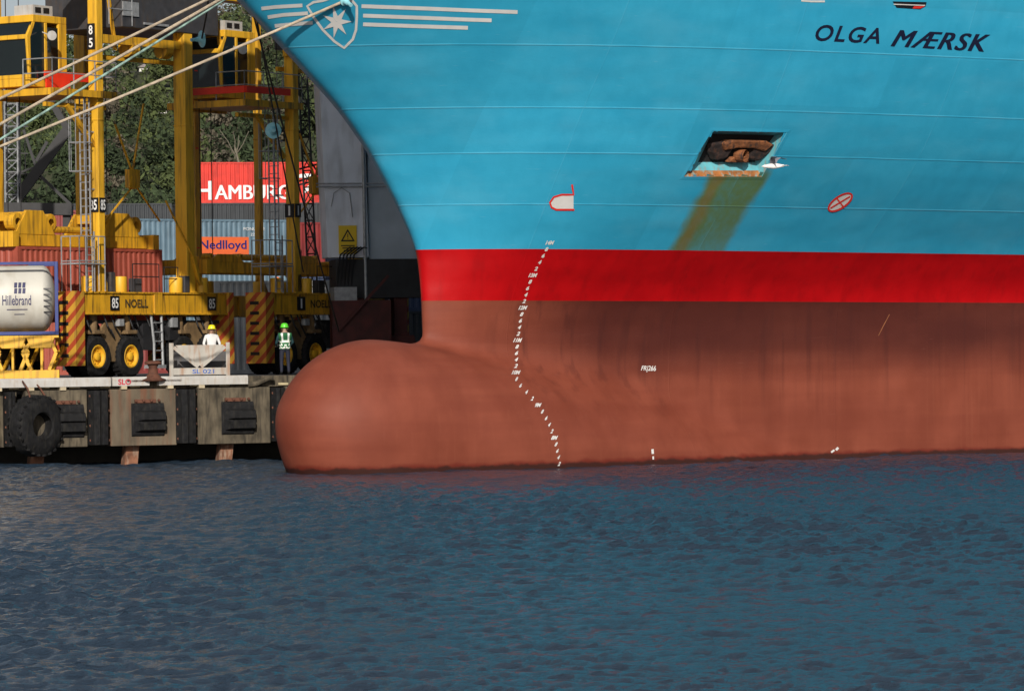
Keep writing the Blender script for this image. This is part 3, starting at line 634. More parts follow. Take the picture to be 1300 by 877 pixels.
# ------------------------------------------------------------------ generic builders
def cmat(name, col, **k): return mat(name, col, .55, var=.18, scale=1.2, dirt=tuple(c * .45 for c in col), dirt_amt=.55, **k)
def container(name, label, origin, rz, L, m, H=2.59, W=2.44, group='stacked shipping containers', detail=True, parent=None, frame=None):
    r = empty(name, origin, rz, label=label, cat='container', group=group) if parent is None else parent
    frame = frame or m; f = MB(); pw = .16
    for x in (0, L - pw):
        for y in (0, W - pw): f.box(x, x + pw, y, y + pw, 0, H)
    for y in (0, W - .1):
        f.box(pw, L - pw, y, y + .1, 0, .16); f.box(pw, L - pw, y + .002, y + .1, H - .1, H)
    for x in (0, L - .12): f.box(x, x + .12, pw, W - pw, 0, .16); f.box(x, x + .12, pw, W - pw, H - .12, H)
    f.build('frame', frame, r)
    def corr(a, b, y, d, flip):
        vs = []; n = max(4, int((b - a) / .278)); p = (b - a) / n; prof = []
        for i in range(n):
            prof += [(a + i * p, 0), (a + i * p + .3 * p, 0), (a + i * p + .5 * p, d), (a + i * p + .8 * p, d)]
        prof.append((b, 0)); return prof
    for y, d in ((.02, .04), (W - .02, -.04)):
        mb = MB(); pr = corr(pw, L - pw, y, d, 0)
        vs = [(a, y + dd, .16) for a, dd in pr] + [(a, y + dd, H - .1) for a, dd in pr]; n = len(pr)
        mb.add(vs, [(i, i + 1, n + i + 1, n + i) for i in range(n - 1)]); mb.build('side_panel', m, r, fix=False)
    mb = MB(); mb.box(.05, L - .05, .05, W - .05, H - .05, H - .01); mb.build('roof', m, r)
    mb = MB()
    for k in (0, 1): mb.box(L - .06, L - .02, .17 + k * (W / 2 - .15), W / 2 - .01 + k * (W / 2 - .15), .17, H - .13)
    for y in (.55, .95, 1.5, 1.9): mb.tube([(L + .02, y, .1), (L + .02, y, H - .1)], .025, 6)
    mb.build('doors', m, r)
    mb = MB(); pr = corr(pw, W - pw, 0, .04, 0); n = len(pr); mb.add([(.02 + dd, a, .16) for a, dd in pr] + [(.02 + dd, a, H - .12) for a, dd in pr], [(i, i + 1, n + i + 1, n + i) for i in range(n - 1)]); mb.build('end_panel', m, r, fix=False)
    return r

def wheel(parent, c, rad=.74, wd=.52, side=-1):
    r = empty('wheel', c); r.parent = parent
    mb = MB(); w = wd / 2; mb.lathe([(rad * .55, -w * .8), (rad * .6, -w), (rad * .88, -w), (rad * .98, -w * .7), (rad, -w * .5), (rad, w * .5), (rad * .98, w * .7), (rad * .88, w), (rad * .6, w), (rad * .55, w * .8)], (0, 0, 0), (0, 1, 0), 36)
    for k in range(28):
        a = k * math.tau / 28; mb.beam((math.cos(a) * rad, -w * .6, math.sin(a) * rad), (math.cos(a + .06) * rad, w * .6, math.sin(a + .06) * rad), .06, .05, up=(math.cos(a), 0, math.sin(a)))
    mb.build('tyre', m_rub, r, smooth=True)
    mb = MB(); s = side * w
    mb.lathe([(rad * .56, s * .85), (rad * .52, s * .95), (rad * .47, s * .9), (rad * .42, s * .45), (rad * .2, s * .4), (rad * .2, s * .8), (rad * .12, s * .95), (0, s * .95)], (0, 0, 0), (0, 1, 0), 28)
    for k in range(10):
        a = k * math.tau / 10; mb.lathe([(0, s * .56), (.03, s * .56), (.03, s * .4)], (math.cos(a) * rad * .32, 0, math.sin(a) * rad * .32), (0, 1, 0), 6)
    mb.build('rim', m_yel2, r, smooth=True)
    return r

def rails(mb, pts, h=1.0, r=.022, posts=.9):
    for a, b in zip(pts, pts[1:]):
        a = Vector(a); b = Vector(b); n = max(1, int((b - a).length / posts))
        for k in range(n + 1):
            p = a + (b - a) * k / n; mb.tube([p, p + Vector((0, 0, h))], r, 5)
        for z in (h, h * .55): mb.tube([a + Vector((0, 0, z)), b + Vector((0, 0, z))], r, 5)
def ladder(mb, x, y, z0, z1, w=.42, ax='x', cage=True, step=.28):
    e = Vector((1, 0, 0)) if ax == 'x' else Vector((0, 1, 0)); out = Vector((0, -1, 0)) if ax == 'x' else Vector((-1, 0, 0)); c = Vector((x, y, 0))
    for s in (-1, 1): mb.beam(c + e * s * w / 2 + Vector((0, 0, z0)), c + e * s * w / 2 + Vector((0, 0, z1)), .05, .03)
    z = z0 + .15
    while z < z1: mb.tube([c - e * w / 2 + Vector((0, 0, z)), c + e * w / 2 + Vector((0, 0, z))], .016, 5); z += step
    if cage:
        z = z0 + 2.2; 
        hoop = [(-.5, 0), (-.5, .4), (-.25, .68), (.25, .68), (.5, .4), (.5, 0)]
        while z < z1: mb.tube([c + e * a * w * 1.4 + out * b + Vector((0, 0, z)) for a, b in hoop], .02, 5); z += 1.0
        for a, b in hoop[1:5]: mb.tube([c + e * a * w * 1.4 + out * b + Vector((0, 0, z0 + 2.2)), c + e * a * w * 1.4 + out * b + Vector((0, 0, z1))], .014, 5)

def number_plate(parent, txt, o, ex, ey, fg=None):
    o = Vector(o); ex = Vector(ex); ey = Vector(ey); n = ex.cross(ey).normalized()
    mb = MB(); mb.prism([(0, 0), (1, 0), (1, 1), (0, 1)], o, ex, ey, n * .02); tw = .72 if len(txt) > 1 else (.2 if txt == '1' else .5)
    flat_text(mb, txt, o + ex * (.5 - tw / 2) + ey * .14 + n * .026, ex * tw, ey * .72, mi=1, bold=.02)
    mb.build('number_plate', [m_black, m_ltext], parent, fix=False)

def carrier(label, origin, yaw, num, spread_z, lit=False, group='yellow straddle carriers'):
    r = empty('straddle_carrier', origin, yaw, label=label, cat='straddle carrier', group=group)
    HT = 14.9; HG = 14.2; FY = 4.6; ex0 = 3 if num == '85' else 5.6
    for y in (0, FY):
        s = -1 if y == 0 else 1
        mb = MB(); mb.box(.5, 8.8, y - .36, y + .36, 2.22, 2.98); mb.box(.5, 8.8, y - .42, y + .42, 2.94, 3.0); mb.box(.5, 8.8, y - .42, y + .42, 2.2, 2.26); mb.box(4.5, 4.95, y - .41, y + .41, 2.24, 3.0)
        mb.build('base_beam', m_yel, r, bevel=.012)
        for (lx, a, b) in ((1.85 if num == '85' else 2.35, .17, .2), (6.85 if num == '85' else 6.35, .24, .26)):
            if num != '85' and y and lx > 5: a, b = .12, .13
            mb = MB(); mb.box(lx - a, lx + a, y - b, y + b, 3.0, HT - .7)
            mb.box(lx - a - .05, lx + a + .05, y - b - .05, y + b + .05, 3.0, 3.05); mb.box(lx - a - .02, lx + a + .02, y - b - .02, y + b + .02, 9.0, 9.06)
            mb.prism([(-.0, 0), (.5, 0), (0, .8)], (lx + a, y - .03, 3.0), (1, 0, 0), (0, 0, 1), (0, .06, 0)); mb.prism([(0, 0), (-.5, 0), (0, .8)], (lx - a, y - .03, 3.0), (1, 0, 0), (0, 0, 1), (0, .06, 0))
            mb.build('leg', m_yel2 if y == 0 else m_yel, r, bevel=.02)
        mb = MB(); mb.box(-.3, 9.3, y - .35, y + .35, HT - .7, HT); mb.build('top_beam', m_yel, r, bevel=.02)
        for lx in (1.5, 3.35, 6.4, 7.95):
            wheel(r, (lx, y, .74), side=s)
            mb = MB(); mb.prism([(-.38, 1.62), (.38, 1.62), (.45, 1.1), (.2, .6), (-.2, .6), (-.45, 1.1)], (lx, y - .5 * s * 0 + .29 * -s, 0), (1, 0, 0), (0, 0, 1), (0, .14 * -s, 0)); mb.tube([(lx, y, 1.5), (lx, y, 2.2)], .16, 10); mb.box(lx - .3, lx + .3, y - .3, y + .42, 1.52, 1.66)
            mb.build('wheel_fork', m_knuckle, r, bevel=.03)
        mb = MB(); mb.prism([(-.62, .1), (-.7, .75), (-.45, .98), (.45, .98), (.7, .75), (.62, .1), (.4, -.45), (-.4, -.45)], (2.42, y + s * .1, 1.0), (.8, 0, 0), (0, 0, 1), (0, .1 * -s, 0)); mb.build('wheel_guard', m_knuckle, r, bevel=.03); mb = MB(); mb.prism([(-.62, .1), (-.7, .75), (-.45, .98), (.45, .98), (.7, .75), (.62, .1), (.4, -.45), (-.4, -.45)], (7.17, y + s * .1, 1.0), (.8, 0, 0), (0, 0, 1), (0, .1 * -s, 0)); mb.build('wheel_guard', m_knuckle, r, bevel=.03)
        for x0, x1 in ((-.02, .5), (8.8, 9.1)):
            mb = MB(); mb.box(x0, x1, y - .46, y + .46, .42, 3.02)
            if x0 < 1:
                for k in range(6): mb.box(-.05, .0, y - .15, y + .24, .72 + k * .37, .84 + k * .37, 1)
            mb.build('end_guard', [m_haz, m_black], r, bevel=.01)
        for lx in (1.15, 2.9, 6.1, 7.6):
            mb = MB(); mb.lathe([(0, 0), (.24, 0), (.25, .04), (.25, .5), (.23, .55), (0, .56)], (lx, y - .12, 3.0), (0, 0, 1), 18); mb.build('canister', m_yel2, r, smooth=True)
    # frame cross members
    for lx in (1.85, 6.85, 8.9):
        mb = MB(); mb.box(lx - .22, lx + .22, .352, FY - .352, HT - .62, HT - .05); mb.build('cross_beam', m_yel, r, bevel=.02)
    mb = MB(); mb.box(ex0, 8.6, -.3, 3.2, HG - 1.85, HT - .72)
    mb.build('engine_housing', m_dgrey, r, bevel=.03)
    mb = MB(); mb.box(ex0, ex0 + .9, -.35, -.305, HG - 1.45, HG - .95, 0); mb.box(ex0 + 1.2, ex0 + 2.6, -.36, -.302, HG - 1.7, HG - 1.62); mb.build('vent_grille', m_grey, r)
    mb = MB()
    for lx in (2.6, 6.2, 8.8): mb.beam((lx, .1, HT - .8), (lx + .5, .1, HG - 2.6), .1, .1); mb.beam((lx + .5, .1, HG - 2.6), (lx + 1.6, 1.2, HG - 2.2), .12, .12)
    mb.beam((2.0, 0, HG - 2.3), (7.3, 0, HG - 2.3), .22, .3); mb.beam((2.0, .4, HG - 2.9), (7.3, .4, HG - 2.9), .12, .16); mb.lathe([(0, -.2), (.35, -.2), (.35, .2), (0, .2)], (4, .2, HG - 2.5), (1, 0, 0), 14); mb.lathe([(0, -.2), (.3, -.2), (.3, .2), (0, .2)], (6, .2, HG - 2.5), (1, 0, 0), 14)
    mb.build('hoist_gear', m_yel, r)
    # hoses and axle gear under the beam
    mb = MB(); rg = random.Random(3)
    for k in range(16):
        x = .9 + k * .48; a = Vector((x, -.2 + rg.random() * .3, 2.2)); mb.tube([a, a + Vector((.1, -.1, -.4)), a + Vector((.35 + rg.random() * .3, 0, -.7 - rg.random() * .4)), a + Vector((.5, .1, -.5))], .03, 6)
    mb.beam((.8, .0, 1.95), (8.7, .0, 1.95), .16, .12); mb.box(4.2, 5.0, -.1, .4, .95, 1.9); mb.box(5.6, 6.2, -.2, .3, 1.3, 2.0)
    mb.build('hydraulic_hose', m_dark, r)
    mb = MB(); mb.tube([(4.4, -.3, 2.2), (4.5, -.35, 1.2), (4.5, -.35, .35)], .05, 6); mb.tube([(5.0, -.3, 2.2), (5.0, -.35, .35)], .05, 6); mb.box(4.3, 5.1, -.42, -.05, .3, .42)
    for k in range(5): mb.tube([(4.5, -.35, .6 + k * .33), (5, -.35, .6 + k * .33)], .02, 5)
    mb.build('boarding_step', m_grey, r)
    for bx in ((5.6, 5.95, -.32, -.1, 1.75, 2.1), (2.6, 2.9, -.3, -.12, 1.8, 2.05)): mb = MB(); mb.box(*bx); mb.build('filter_box', m_grey, r, bevel=.02)
    # cab
    cab = empty('cab', (-.55, 1.0, 10.15)); cab.parent = r
    mb = MB(); W_, L_, H_ = 1.75, 2.05, 2.5; pf = .1
    # frame shell with window openings
    prof = [(0, .0), (L_, .0), (L_, H_), (.25, H_), (-.12, H_ - .75), (-.0, .35)]
    mb.box(0, L_, 0, W_, 0, .28); mb.box(.2, L_, 0, W_, H_ - .25, H_)
    for y in (0, W_ - pf):
        mb.prism([(0, .28), (pf, .28), (-.02 + pf, H_ - .8), (.35, H_ - .25), (.2, H_ - .25), (-.12, H_ - .75)], (0, y, 0), (1, 0, 0), (0, 0, 1), (0, pf, 0))
        mb.box(.85, .85 + .14, y, y + pf, .28, H_ - .25); mb.box(1.6, L_, y, y + pf, .28, H_ - .25)
    mb.box(-.1, .1, pf, W_ - pf, H_ - .86, H_ - .7); mb.box(0, .06, pf, W_ - pf, .28, .42); mb.box(L_ - .1, L_, pf, W_ - pf, .28, H_ - .25)
    mb.build('cab_frame', m_yel2, cab, bevel=.02)
    mb = MB(); mb.add([(.05, pf, .42), (.05, W_ - pf, .42), (-.02, W_ - pf, H_ - .86), (-.02, pf, H_ - .86)], [(0, 1, 2, 3)]); mb.add([(-.02, pf, H_ - .7), (-.02, W_ - pf, H_ - .7), (.25, W_ - pf, H_ - .25), (.25, pf, H_ - .25)], [(0, 1, 2, 3)]); mb.box(.1, .85, .03, .05, .28, H_ - .25); mb.box(.99, 1.6, .03, .05, .6, H_ - .4); mb.box(.1, 1.6, W_ - .05, W_ - .03, .28, H_ - .25)
    mb.build('window_pane', m_glass, cab, fix=False)
    mb = MB(); mb.box(.5, 1.1, .5, 1.2, .5, 1.0); mb.box(1.0, 1.15, .5, 1.2, .9, 1.75); mb.build('driver_seat', m_dark, cab)
    mb = MB(); mb.box(.3, 1.35, .05, .9, H_, H_ + .35); mb.box(.4, .7, .03, .049, H_ + .08, H_ + .27, 1); mb.box(.85, 1.15, .03, .049, H_ + .08, H_ + .27, 1); mb.build('air_conditioner', [m_white, m_black], cab, bevel=0)
    mb = MB(); mb.lathe([(0, 0), (.17, 0), (.17, .06), (0, .07)], (.55, -.55, 1.75), (-.5, -.9, 0), 16); mb.tube([(.55, -.5, 1.75), (.6, -.1, 1.9)], .02, 5); mb.build('mirror', m_white, cab, smooth=True)
    # platform
    mb = MB(); mb.box(-.9, 2.6, -.3, 3.2, 9.86, 9.95); mb.box(-.9, 2.6, -.36, -.28, 9.78, 10.02); mb.box(-.9, 2.6, 3.2, 3.28, 9.78, 10.02); mb.box(-.97, -.9, -.36, 3.2, 9.78, 10.02)
    mb.box(-.9, 2.4, .0, .15, 9.4, 9.55); mb.beam((1.85, 0, 8.0), (.2, 0, 9.5), .14, .14); mb.beam((1.85, FY, 8.0), (.2, 3.2, 9.8), .14, .14); mb.build('platform', m_yel, r)
    mb = MB(); rails(mb, [(-.9, 1.0, 9.95), (-.9, -.3, 9.95), (2.6, -.3, 9.95), (2.6, .6, 9.95)], 1.1); rails(mb, [(2.2, -.35, 12.4), (3.5, -.35, 12.4)], 1.0)
    mb.build('railing', m_grey, r)
    mb = MB()
    if num == '85': mb.box(.1, 2.7, .84, .9, 10.42, 10.72); mb.box(.1, 1.4, .78, .838, 10.12, 10.42)
    else: mb.box(-1.03, -.98, -.4, 2.3, 10.25, 10.5); mb.box(-.98, 1.7, -.45, -.4, 10.25, 10.5); mb.box(-1.04, -.98, 2.0, 2.3, 9.95, 10.25)
    mb.build('guard_strip', m_red, r)
    # ladders
    mb = MB(); ladder(mb, 1.25, .05, 5.0, 9.9, ax='y'); ladder(mb, .9, -.42, 3.0, 5.1, cage=False); mb.beam((1.1, -.1, 3.0), (1.1, -.1, 9.8), .05, .05)
    for z in (3.9, 6.6, 8.6): mb.beam((1.2, 0, z), (1.75, 0, z), .05, .05)
    mb.box(.2, 1.6, -.55, .35, 3.95, 4.0); mb.build('ladder', m_grey, r)
    mb = MB(); rails(mb, [(.2, -.5, 3.02), (1.6, -.5, 3.02)], 1.9, posts=.28); rails(mb, [(.2, -.5, 3.02), (.2, .3, 3.02)], 1.9, posts=.4); mb.build('ladder_cage', m_grey, r)
    mb = MB(); rails(mb, [(3.4, -.3, 3.0), (4.9, -.3, 3.0)], 1.0, r=.02, posts=1.5); mb.build('beam_rail', m_dark, r); mb = MB(); rails(mb, [(5.2, -.3, 3.0), (6.0, -.3, 3.0)], .9, r=.02, posts=.8); mb.build('beam_rail', m_dark, r)
    for bx in ((3.9, 4.3, .0, .3, 3.0, 3.5), (6.3, 6.58, -.38, -.1, 3.0, 3.6), (2.3, 2.55, -.2, .1, 3.0, 3.7)): mb = MB(); mb.box(*bx); mb.build('control_box', m_dgrey, r, bevel=.02)
    # numbers
    number_plate(r, num, (2.0, -.385, 2.36), (.5, 0, 0), (0, 0, .5)); number_plate(r, num, (7.6, -.385, 2.36), (.5, 0, 0), (0, 0, .5))
    lq = 1.66 if num == '85' else 2.16; number_plate(r, num, (lq + .01, -.225, 5.8), (.36, 0, 0), (0, 0, .5)); number_plate(r, num, (lq, .22, 5.8), (0, -.42, 0), (0, 0, .5))
    number_plate(r, num[0], (lq, .2, 11.95), (0, -.34, 0), (0, 0, .45))
    if len(num) > 1: number_plate(r, num[1], (lq, .2, 11.5), (0, -.34, 0), (0, 0, .45))
    mb = MB(); flat_text(mb, 'NOELL', (2.85, -.385, 2.45), (1.3, 0, 0), (0, 0, .3), bold=.03); mb.build('lettering', mat('worn_lettering', (.035, .025, .012), .8, var=.3, dirt=(.3, .17, .02)), r, fix=False)
    mb = MB()
    for z in (4.6, 8.2, 11): mb.box(7.2, 7.35, -.28, -.262, z, z + .05)
    mb.build('red_marks', m_red, r)
    # spreader
    sp = empty('spreader', (2.7, 2.3, spread_z)); sp.parent = r; sL = 4.0; hh = .85 if num == '85' else .3
    mb = MB(); mb.box(-sL, sL, -.9, -.6, .0, .42); mb.box(-sL, sL, .6, .9, 0, .42); mb.box(-sL - .1, -sL + .25, -1.15, 1.15, -.05, .5); mb.box(sL - .25, sL + .1, -1.15, 1.15, -.05, .5)
    for x in (-2.6, 2.2):
        mb.prism([(-1.1, .4), (1.1, .4), (.45, .4 + hh), (-.45, .4 + hh)], (x, -.92, 0), (1, 0, 0), (0, 0, 1), (0, .12, 0)); mb.prism([(-1.1, .4), (1.1, .4), (.45, .4 + hh), (-.45, .4 + hh)], (x, .8, 0), (1, 0, 0), (0, 0, 1), (0, .12, 0)); mb.box(x - .4, x + .4, -.8, .8, .05 + hh, .35 + hh)
        for k in (-1, 1): mb.lathe([(.16 * hh, -.2), (.36 * hh, -.2), (.36 * hh, .2), (.16 * hh, .2)], (x + k * .9, -.7, .5 + .4 * hh), (0, 1, 0), 16)
    mb.tube([(-1.6, -.75, .6), (1.4, -.75, .6)], .12, 8); mb.build('spreader_frame', m_yel, sp, bevel=.015)
    for x in (-2.6, 2.2):
        for k in (-.35, .35): mb = MB(); mb.tube([(x + k, 0, .3 + hh), (x + k, 0, HT - spread_z - .6)], .018, 5); mb.build('hoist_rope', m_dark, sp)
    mb = MB(); mb.lathe([(.1, -.12), (.1, .12)], (0, 0, 0), (1, 0, 0), 8); hk = (4.6, 0.6, 7.3)
    H = Vector(hk)
    mb = MB(); mb.beam(H + Vector((-.7, .2, 1.7)), H, .06, .06); mb.beam(H + Vector((.95, .2, 2.5)), H, .06, .06); mb.box(H.x - .3, H.x + .3, H.y - .1, H.y + .1, H.z - .55, H.z + .1)
    mb.lathe([(.0, -.15), (.25, -.12), (.25, .12), (0, .15)], H + Vector((0, 0, -.35)), (0, 1, 0), 12)
    mb.beam(H + Vector((0, 0, -.5)), H + Vector((-1.4, .2, -1.8)), .05, .05); mb.beam(H + Vector((.1, 0, -.4)), H + Vector((1.8, .2, -1.7)), .05, .05); mb.build('sling_link', m_yel, r)
    mb = MB(); mb.beam((7.3, -.3, 3.3), (6.9, -.3, 4.3), .14, .14); mb.tube([(6.9, -.3, 4.3), (5.6, -.1, 6.3)], .04, 6); mb.build('stay_rod', m_yel, r)
    return r
W1Y = 140.0
o1 = P(84, 475, W1Y); c1 = carrier('yellow straddle carrier number 85 in full sun holding a rust red container', (o1.x, o1.y, DZ), R(57), '85', 4.62)
o2 = P(326, 474, 147.5); c2 = carrier('shaded yellow straddle carrier number 1 behind the bow', (o2.x, o2.y, DZ), R(56.5), '1', 3.75)
# container held by carrier 85
m_cred = cmat('rust_red_container', (.36, .075, .045))
cc = Matrix.Rotation(R(57), 4, 'Z'); cc.translation = Vector((o1.x, o1.y, DZ))
container('shipping_container', 'rust red corrugated container hanging under the spreader of carrier 85', cc @ Vector((-1.2, 1.1, 2.0)), R(57), 8.1, m_cred)

# tank container on its yellow trestle
tp = P(-40, 475, 137.6); TA = R(6)
tr_ = empty('steel_trestle', (tp.x, tp.y, DZ), TA, label='yellow steel trestle with V braces under the white tank', cat='trestle')
Lt = (75 + 40) / 37.4
m_blue = mat('blue_frame', (.02, .04, .2), .5, var=.2)
for y in (0, 2.2):
    mb = MB(); mb.box(0, Lt, y, y + .2, 0.02, .3); mb.box(0.001, Lt - .001, y + .01, y + .19, 1.4, 1.48)
    for k in range(3):
        x = .02 + k * .98; mb.prism([(0, 0), (.95, 0), (.82, -.35), (.13, -.35)], (x, y + .02, 1.4), (1, 0, 0), (0, 0, 1), (0, .16, 0))
        for a, b in (((x + .1, 1.2), (x - .15, .9)), ((x - .15, .9), (x + .15, .3)), ((x + .85, 1.2), (x + 1.0, .9)), ((x + 1.0, .9), (x + .75, .3))): mb.beam((a[0], y + .1, a[1]), (b[0], y + .1, b[1]), .12, .12)
        mb.beam((x + .5, y + .1, .3), (x + .5, y + .1, 1.15), .08, .08)
    mb.build('truss_side', m_yel2, tr_, bevel=.01)
mb = MB()
for k in range(4): mb.beam((.3 + k * .85, .1, .25), (.7 + k * .85, 2.3, 1.2), .1, .1); mb.beam((.3 + k * .85, .2, 1.4), (.3 + k * .85, 2.2, 1.4), .1, .1)
mb.build('cross_brace', m_yel, tr_)
tk = empty('tank_container', (tp.x, tp.y, DZ + 1.5), TA, label='white cylindrical tank container with the name Hillebrand in a blue frame', cat='tank container')
LT2 = 6.06; xo = Lt - LT2
m_tank = mat('tank_white', (.62, .6, .53), .45, var=.12, scale=.8, dirt=(.3, .25, .17), dirt_amt=.4)
mb = MB(); RT = 1.14; prof = [(0, 0)] + [(RT * math.sin(a), .45 * (1 - math.cos(a))) for a in np.linspace(.15, math.pi / 2, 8)] + [(RT, .45 + (LT2 - 1.1))] + [(RT * math.cos(a), LT2 - .65 + .45 * math.sin(a)) for a in np.linspace(.15, math.pi / 2 - .01, 8)]
mb.lathe(prof, (xo + .1, 1.22, 1.26), (1, 0, 0), 56); mb.build('tank_barrel', m_tank, tk, smooth=True)
mb = MB()
for x in (xo, xo + LT2 - .12):
    for y in (0, 2.32): mb.box(x, x + .12, y, y + .12, 0, 2.5)
    mb.box(x, x + .12, .12, 2.32, 0, .15); mb.box(x, x + .12, .12, 2.32, 2.38, 2.5)
    mb.beam((x + .06, .1, 1.2), (x + .06, .7, .1), .08, .08); mb.beam((x + .06, 2.3, 1.2), (x + .06, 1.7, .1), .08, .08)
for y in (.02, 2.36): mb.box(xo + .12, xo + LT2 - .12, y, y + .08, 2.4, 2.5); mb.box(xo + .12, xo + LT2 - .12, y, y + .08, 0, .12)
mb.build('frame', m_blue, tk, bevel=.01)
mb = MB(); mb.box(xo + .3, xo + LT2 - .3, .95, 1.45, 2.44, 2.48); mb.build('walkway', m_grey, tk)
def on_tank(mb, vs, fs, x0, w, z0, h, mi=0):
    out = []
    for a, b in vs:
        z = z0 + b * h - 1.26; out.append((x0 + a * w, 1.22 - math.sqrt((RT + .008) ** 2 - z * z), z + 1.26))
    mb.add(out, fs, mi)
mb = MB(); on_tank(mb, *text2d('Hillebrand', bold=.012, squeeze=.9), x0=Lt - 1.9, w=.98, z0=1.02, h=.34)
sq = ([(0, 0), (.8, 0), (.9, 1), (.1, 1)], [(0, 1, 2, 3)])
for i in range(3):
    for j in range(2): on_tank(mb, *sq, x0=Lt - 1.5 + i * .14, w=.13, z0=1.42 + j * .2, h=.18)
on_tank(mb, [(0, 0), (1, 0), (1, 1), (0, 1)], [(0, 1, 2, 3)], Lt - 1.75, .7, .86, .03); on_tank(mb, [(0, 0), (1, 0), (1, 1), (0, 1)], [(0, 1, 2, 3)], Lt - 1.5, .35, .7, .025)
mb.build('logo_lettering', mat('tank_navy', (.03, .03, .1), .6), tk, fix=False)
mb = MB()
for i in range(5): on_tank(mb, [(0, 0), (1, 0), (1, 1), (0, 1)], [(0, 1, 2, 3)], Lt - .5, .28 - .05 * (i % 2), .75 + i * .2, .05)
mb.build('data_panel', m_dgrey, tk, fix=False)

# white cargo cradle with its stains
cp = P(215, 476, 139.6); cr_w = (291 - 214) / 36.7
cd = empty('cargo_cradle', (cp.x, cp.y, DZ), R(4), label='low white rust streaked open cargo bin with diagonal braces on the quay edge', cat='cargo bin')
m_cw = mat('cradle_white', (.4, .375, .33), .6, var=.15, scale=2.5, dirt=(.3, .14, .06), dirt_amt=.8, stretch=(1, 1, .7)); Hc = 1.17
for x in (0, cr_w - .14):
    for y in (0, 1.5): mb = MB(); mb.box(x, x + .14, y, y + .14, 0, Hc); mb.build('corner_post', m_cw, cd, bevel=.01)
mb = MB(); mb.box(.14, cr_w - .14, .01, .13, .06, .3); mb.box(.14, cr_w - .14, 1.52, 1.63, .06, .3); mb.box(.0, .12, .14, 1.5, .06, .3); mb.box(cr_w - .12, cr_w, .14, 1.5, .06, .3); mb.box(.12, cr_w - .12, .14, 1.5, .2, .25); mb.build('base_frame', m_cw, cd)
mb = MB(); mb.beam((.16, .07, Hc - .15), (cr_w / 2 - .05, .07, .33), .1, .12); mb.beam((cr_w - .16, .07, Hc - .15), (cr_w / 2 + .05, .07, .33), .1, .12); mb.build('diagonal_brace', m_cw, cd)
mb = MB(); mb.prism([(.22, Hc - .08), (cr_w - .22, Hc - .08), (cr_w - .3, .98), (cr_w * .56, .38), (cr_w * .44, .38), (.3, .98)], (0, .18, 0), (1, 0, 0), (0, 0, 1), (0, .04, 0)); mb.build('side_sheet', m_cw, cd); mb = MB(); mb.box(.14, cr_w - .14, 1.42, 1.46, .3, Hc - .3); mb.build('side_sheet', m_dgrey, cd)
mb = MB(); flat_text(mb, 'SL 021', (cr_w * .38, .004, .1), (.75, 0, 0), (0, 0, .15), bold=.02); mb.build('lettering', mat('blue_lettering', (.05, .12, .4), .6), cd, fix=False)

# ------------------------------------------------------------------ containers behind
def at(u, v, y): return P(u, v, y)
p = at(232, 258, 256); HA = R(14)
m_ham = cmat('bright_red_container', (.66, .04, .025)); hz_ = p.z
ham = container('shipping_container', 'bright red container on top of the stack with white word HAMBURG', (p.x, p.y, p.z), HA, 12.19, m_ham)
mb = MB(); k = 1 / 20.
def htext(s, x, w, z, h): flat_text(mb, s, (x, -.012, z), (w, 0, 0), (0, 0, h), bold=.012)
htext('H', .85, 1.0, .2, 1.2)
for k in range(3): flat_text(mb, 'AMBURG', (2.05 + k * .03, -.012 - .003 * k, .22), (4.85, 0, 0), (0, 0, .92))
htext('SÜD', 10.1, 1.6, .22, .88)
for r0, r1, a0, a1, cx, cz in ((1.5, 1.75, 20, 130, 7.9, .1), (.9, 1.25, 40, 150, 8.7, .0), (.45, .62, 30, 150, 9.1, .35)):
    n_ = 14; vs = []; 
    for i in range(n_ + 1):
        a = R(a0 + (a1 - a0) * i / n_); t_ = math.sin(math.pi * i / n_) ; rm = (r0 + r1) / 2; hw = (r1 - r0) / 2 * (t_ + .15); vs += [(cx + (rm + hw) * math.cos(a), -.014, cz + (rm + hw) * math.sin(a)), (cx + (rm - hw) * math.cos(a), -.014, cz + (rm - hw) * math.sin(a))]
    mb.add(vs, [(2 * i, 2 * i + 1, 2 * i + 3, 2 * i + 2) for i in range(n_)])
mb.build('lettering', m_ltext, ham, fix=False)
m_cg = cmat('dark_grey_container', (.035, .04, .045)); m_cb = cmat('blue_grey_container', (.13, .21, .27)); m_cr2 = cmat('dull_red_container', (.25, .05, .045)); m_cn = cmat('navy_container', (.04, .06, .12)); m_cgn = cmat('pale_container', (.5, .5, .48))
hd = Vector((math.cos(HA), math.sin(HA), 0))
pb = Vector((p.x, p.y, p.z - 2.59))
container('shipping_container', 'dark grey container directly under the bright red HAMBURG container', pb - hd * .3, HA, 12.19, m_cg)
pl = pb - hd * 12.9
container('shipping_container', 'dark container band behind the legs of carrier 85', pl, HA, 12.19, m_cg)
container('shipping_container', 'dark container at the far left above the red ones', pl - hd * 12.5, HA, 12.19, m_cn)
for t_ in range(3):
    for j, (c_, nm) in enumerate(((m_cr2, 'dull red'), (m_cn, 'navy'), (m_cr2, 'faded red'))):
        z_ = DZ + t_ * 2.6; q = pb - hd * (.3 + 12.55 * (2 - j)); 
        container('shipping_container', '%s container of the far stack, %s tier of the %s column' % (nm, ('lowest', 'second', 'third')[t_], ('left', 'middle', 'right')[j]), Vector((q.x, q.y, z_ if z_ + 2.6 < pb.z + .1 else pb.z - 2.6)), HA, 12.19, c_)
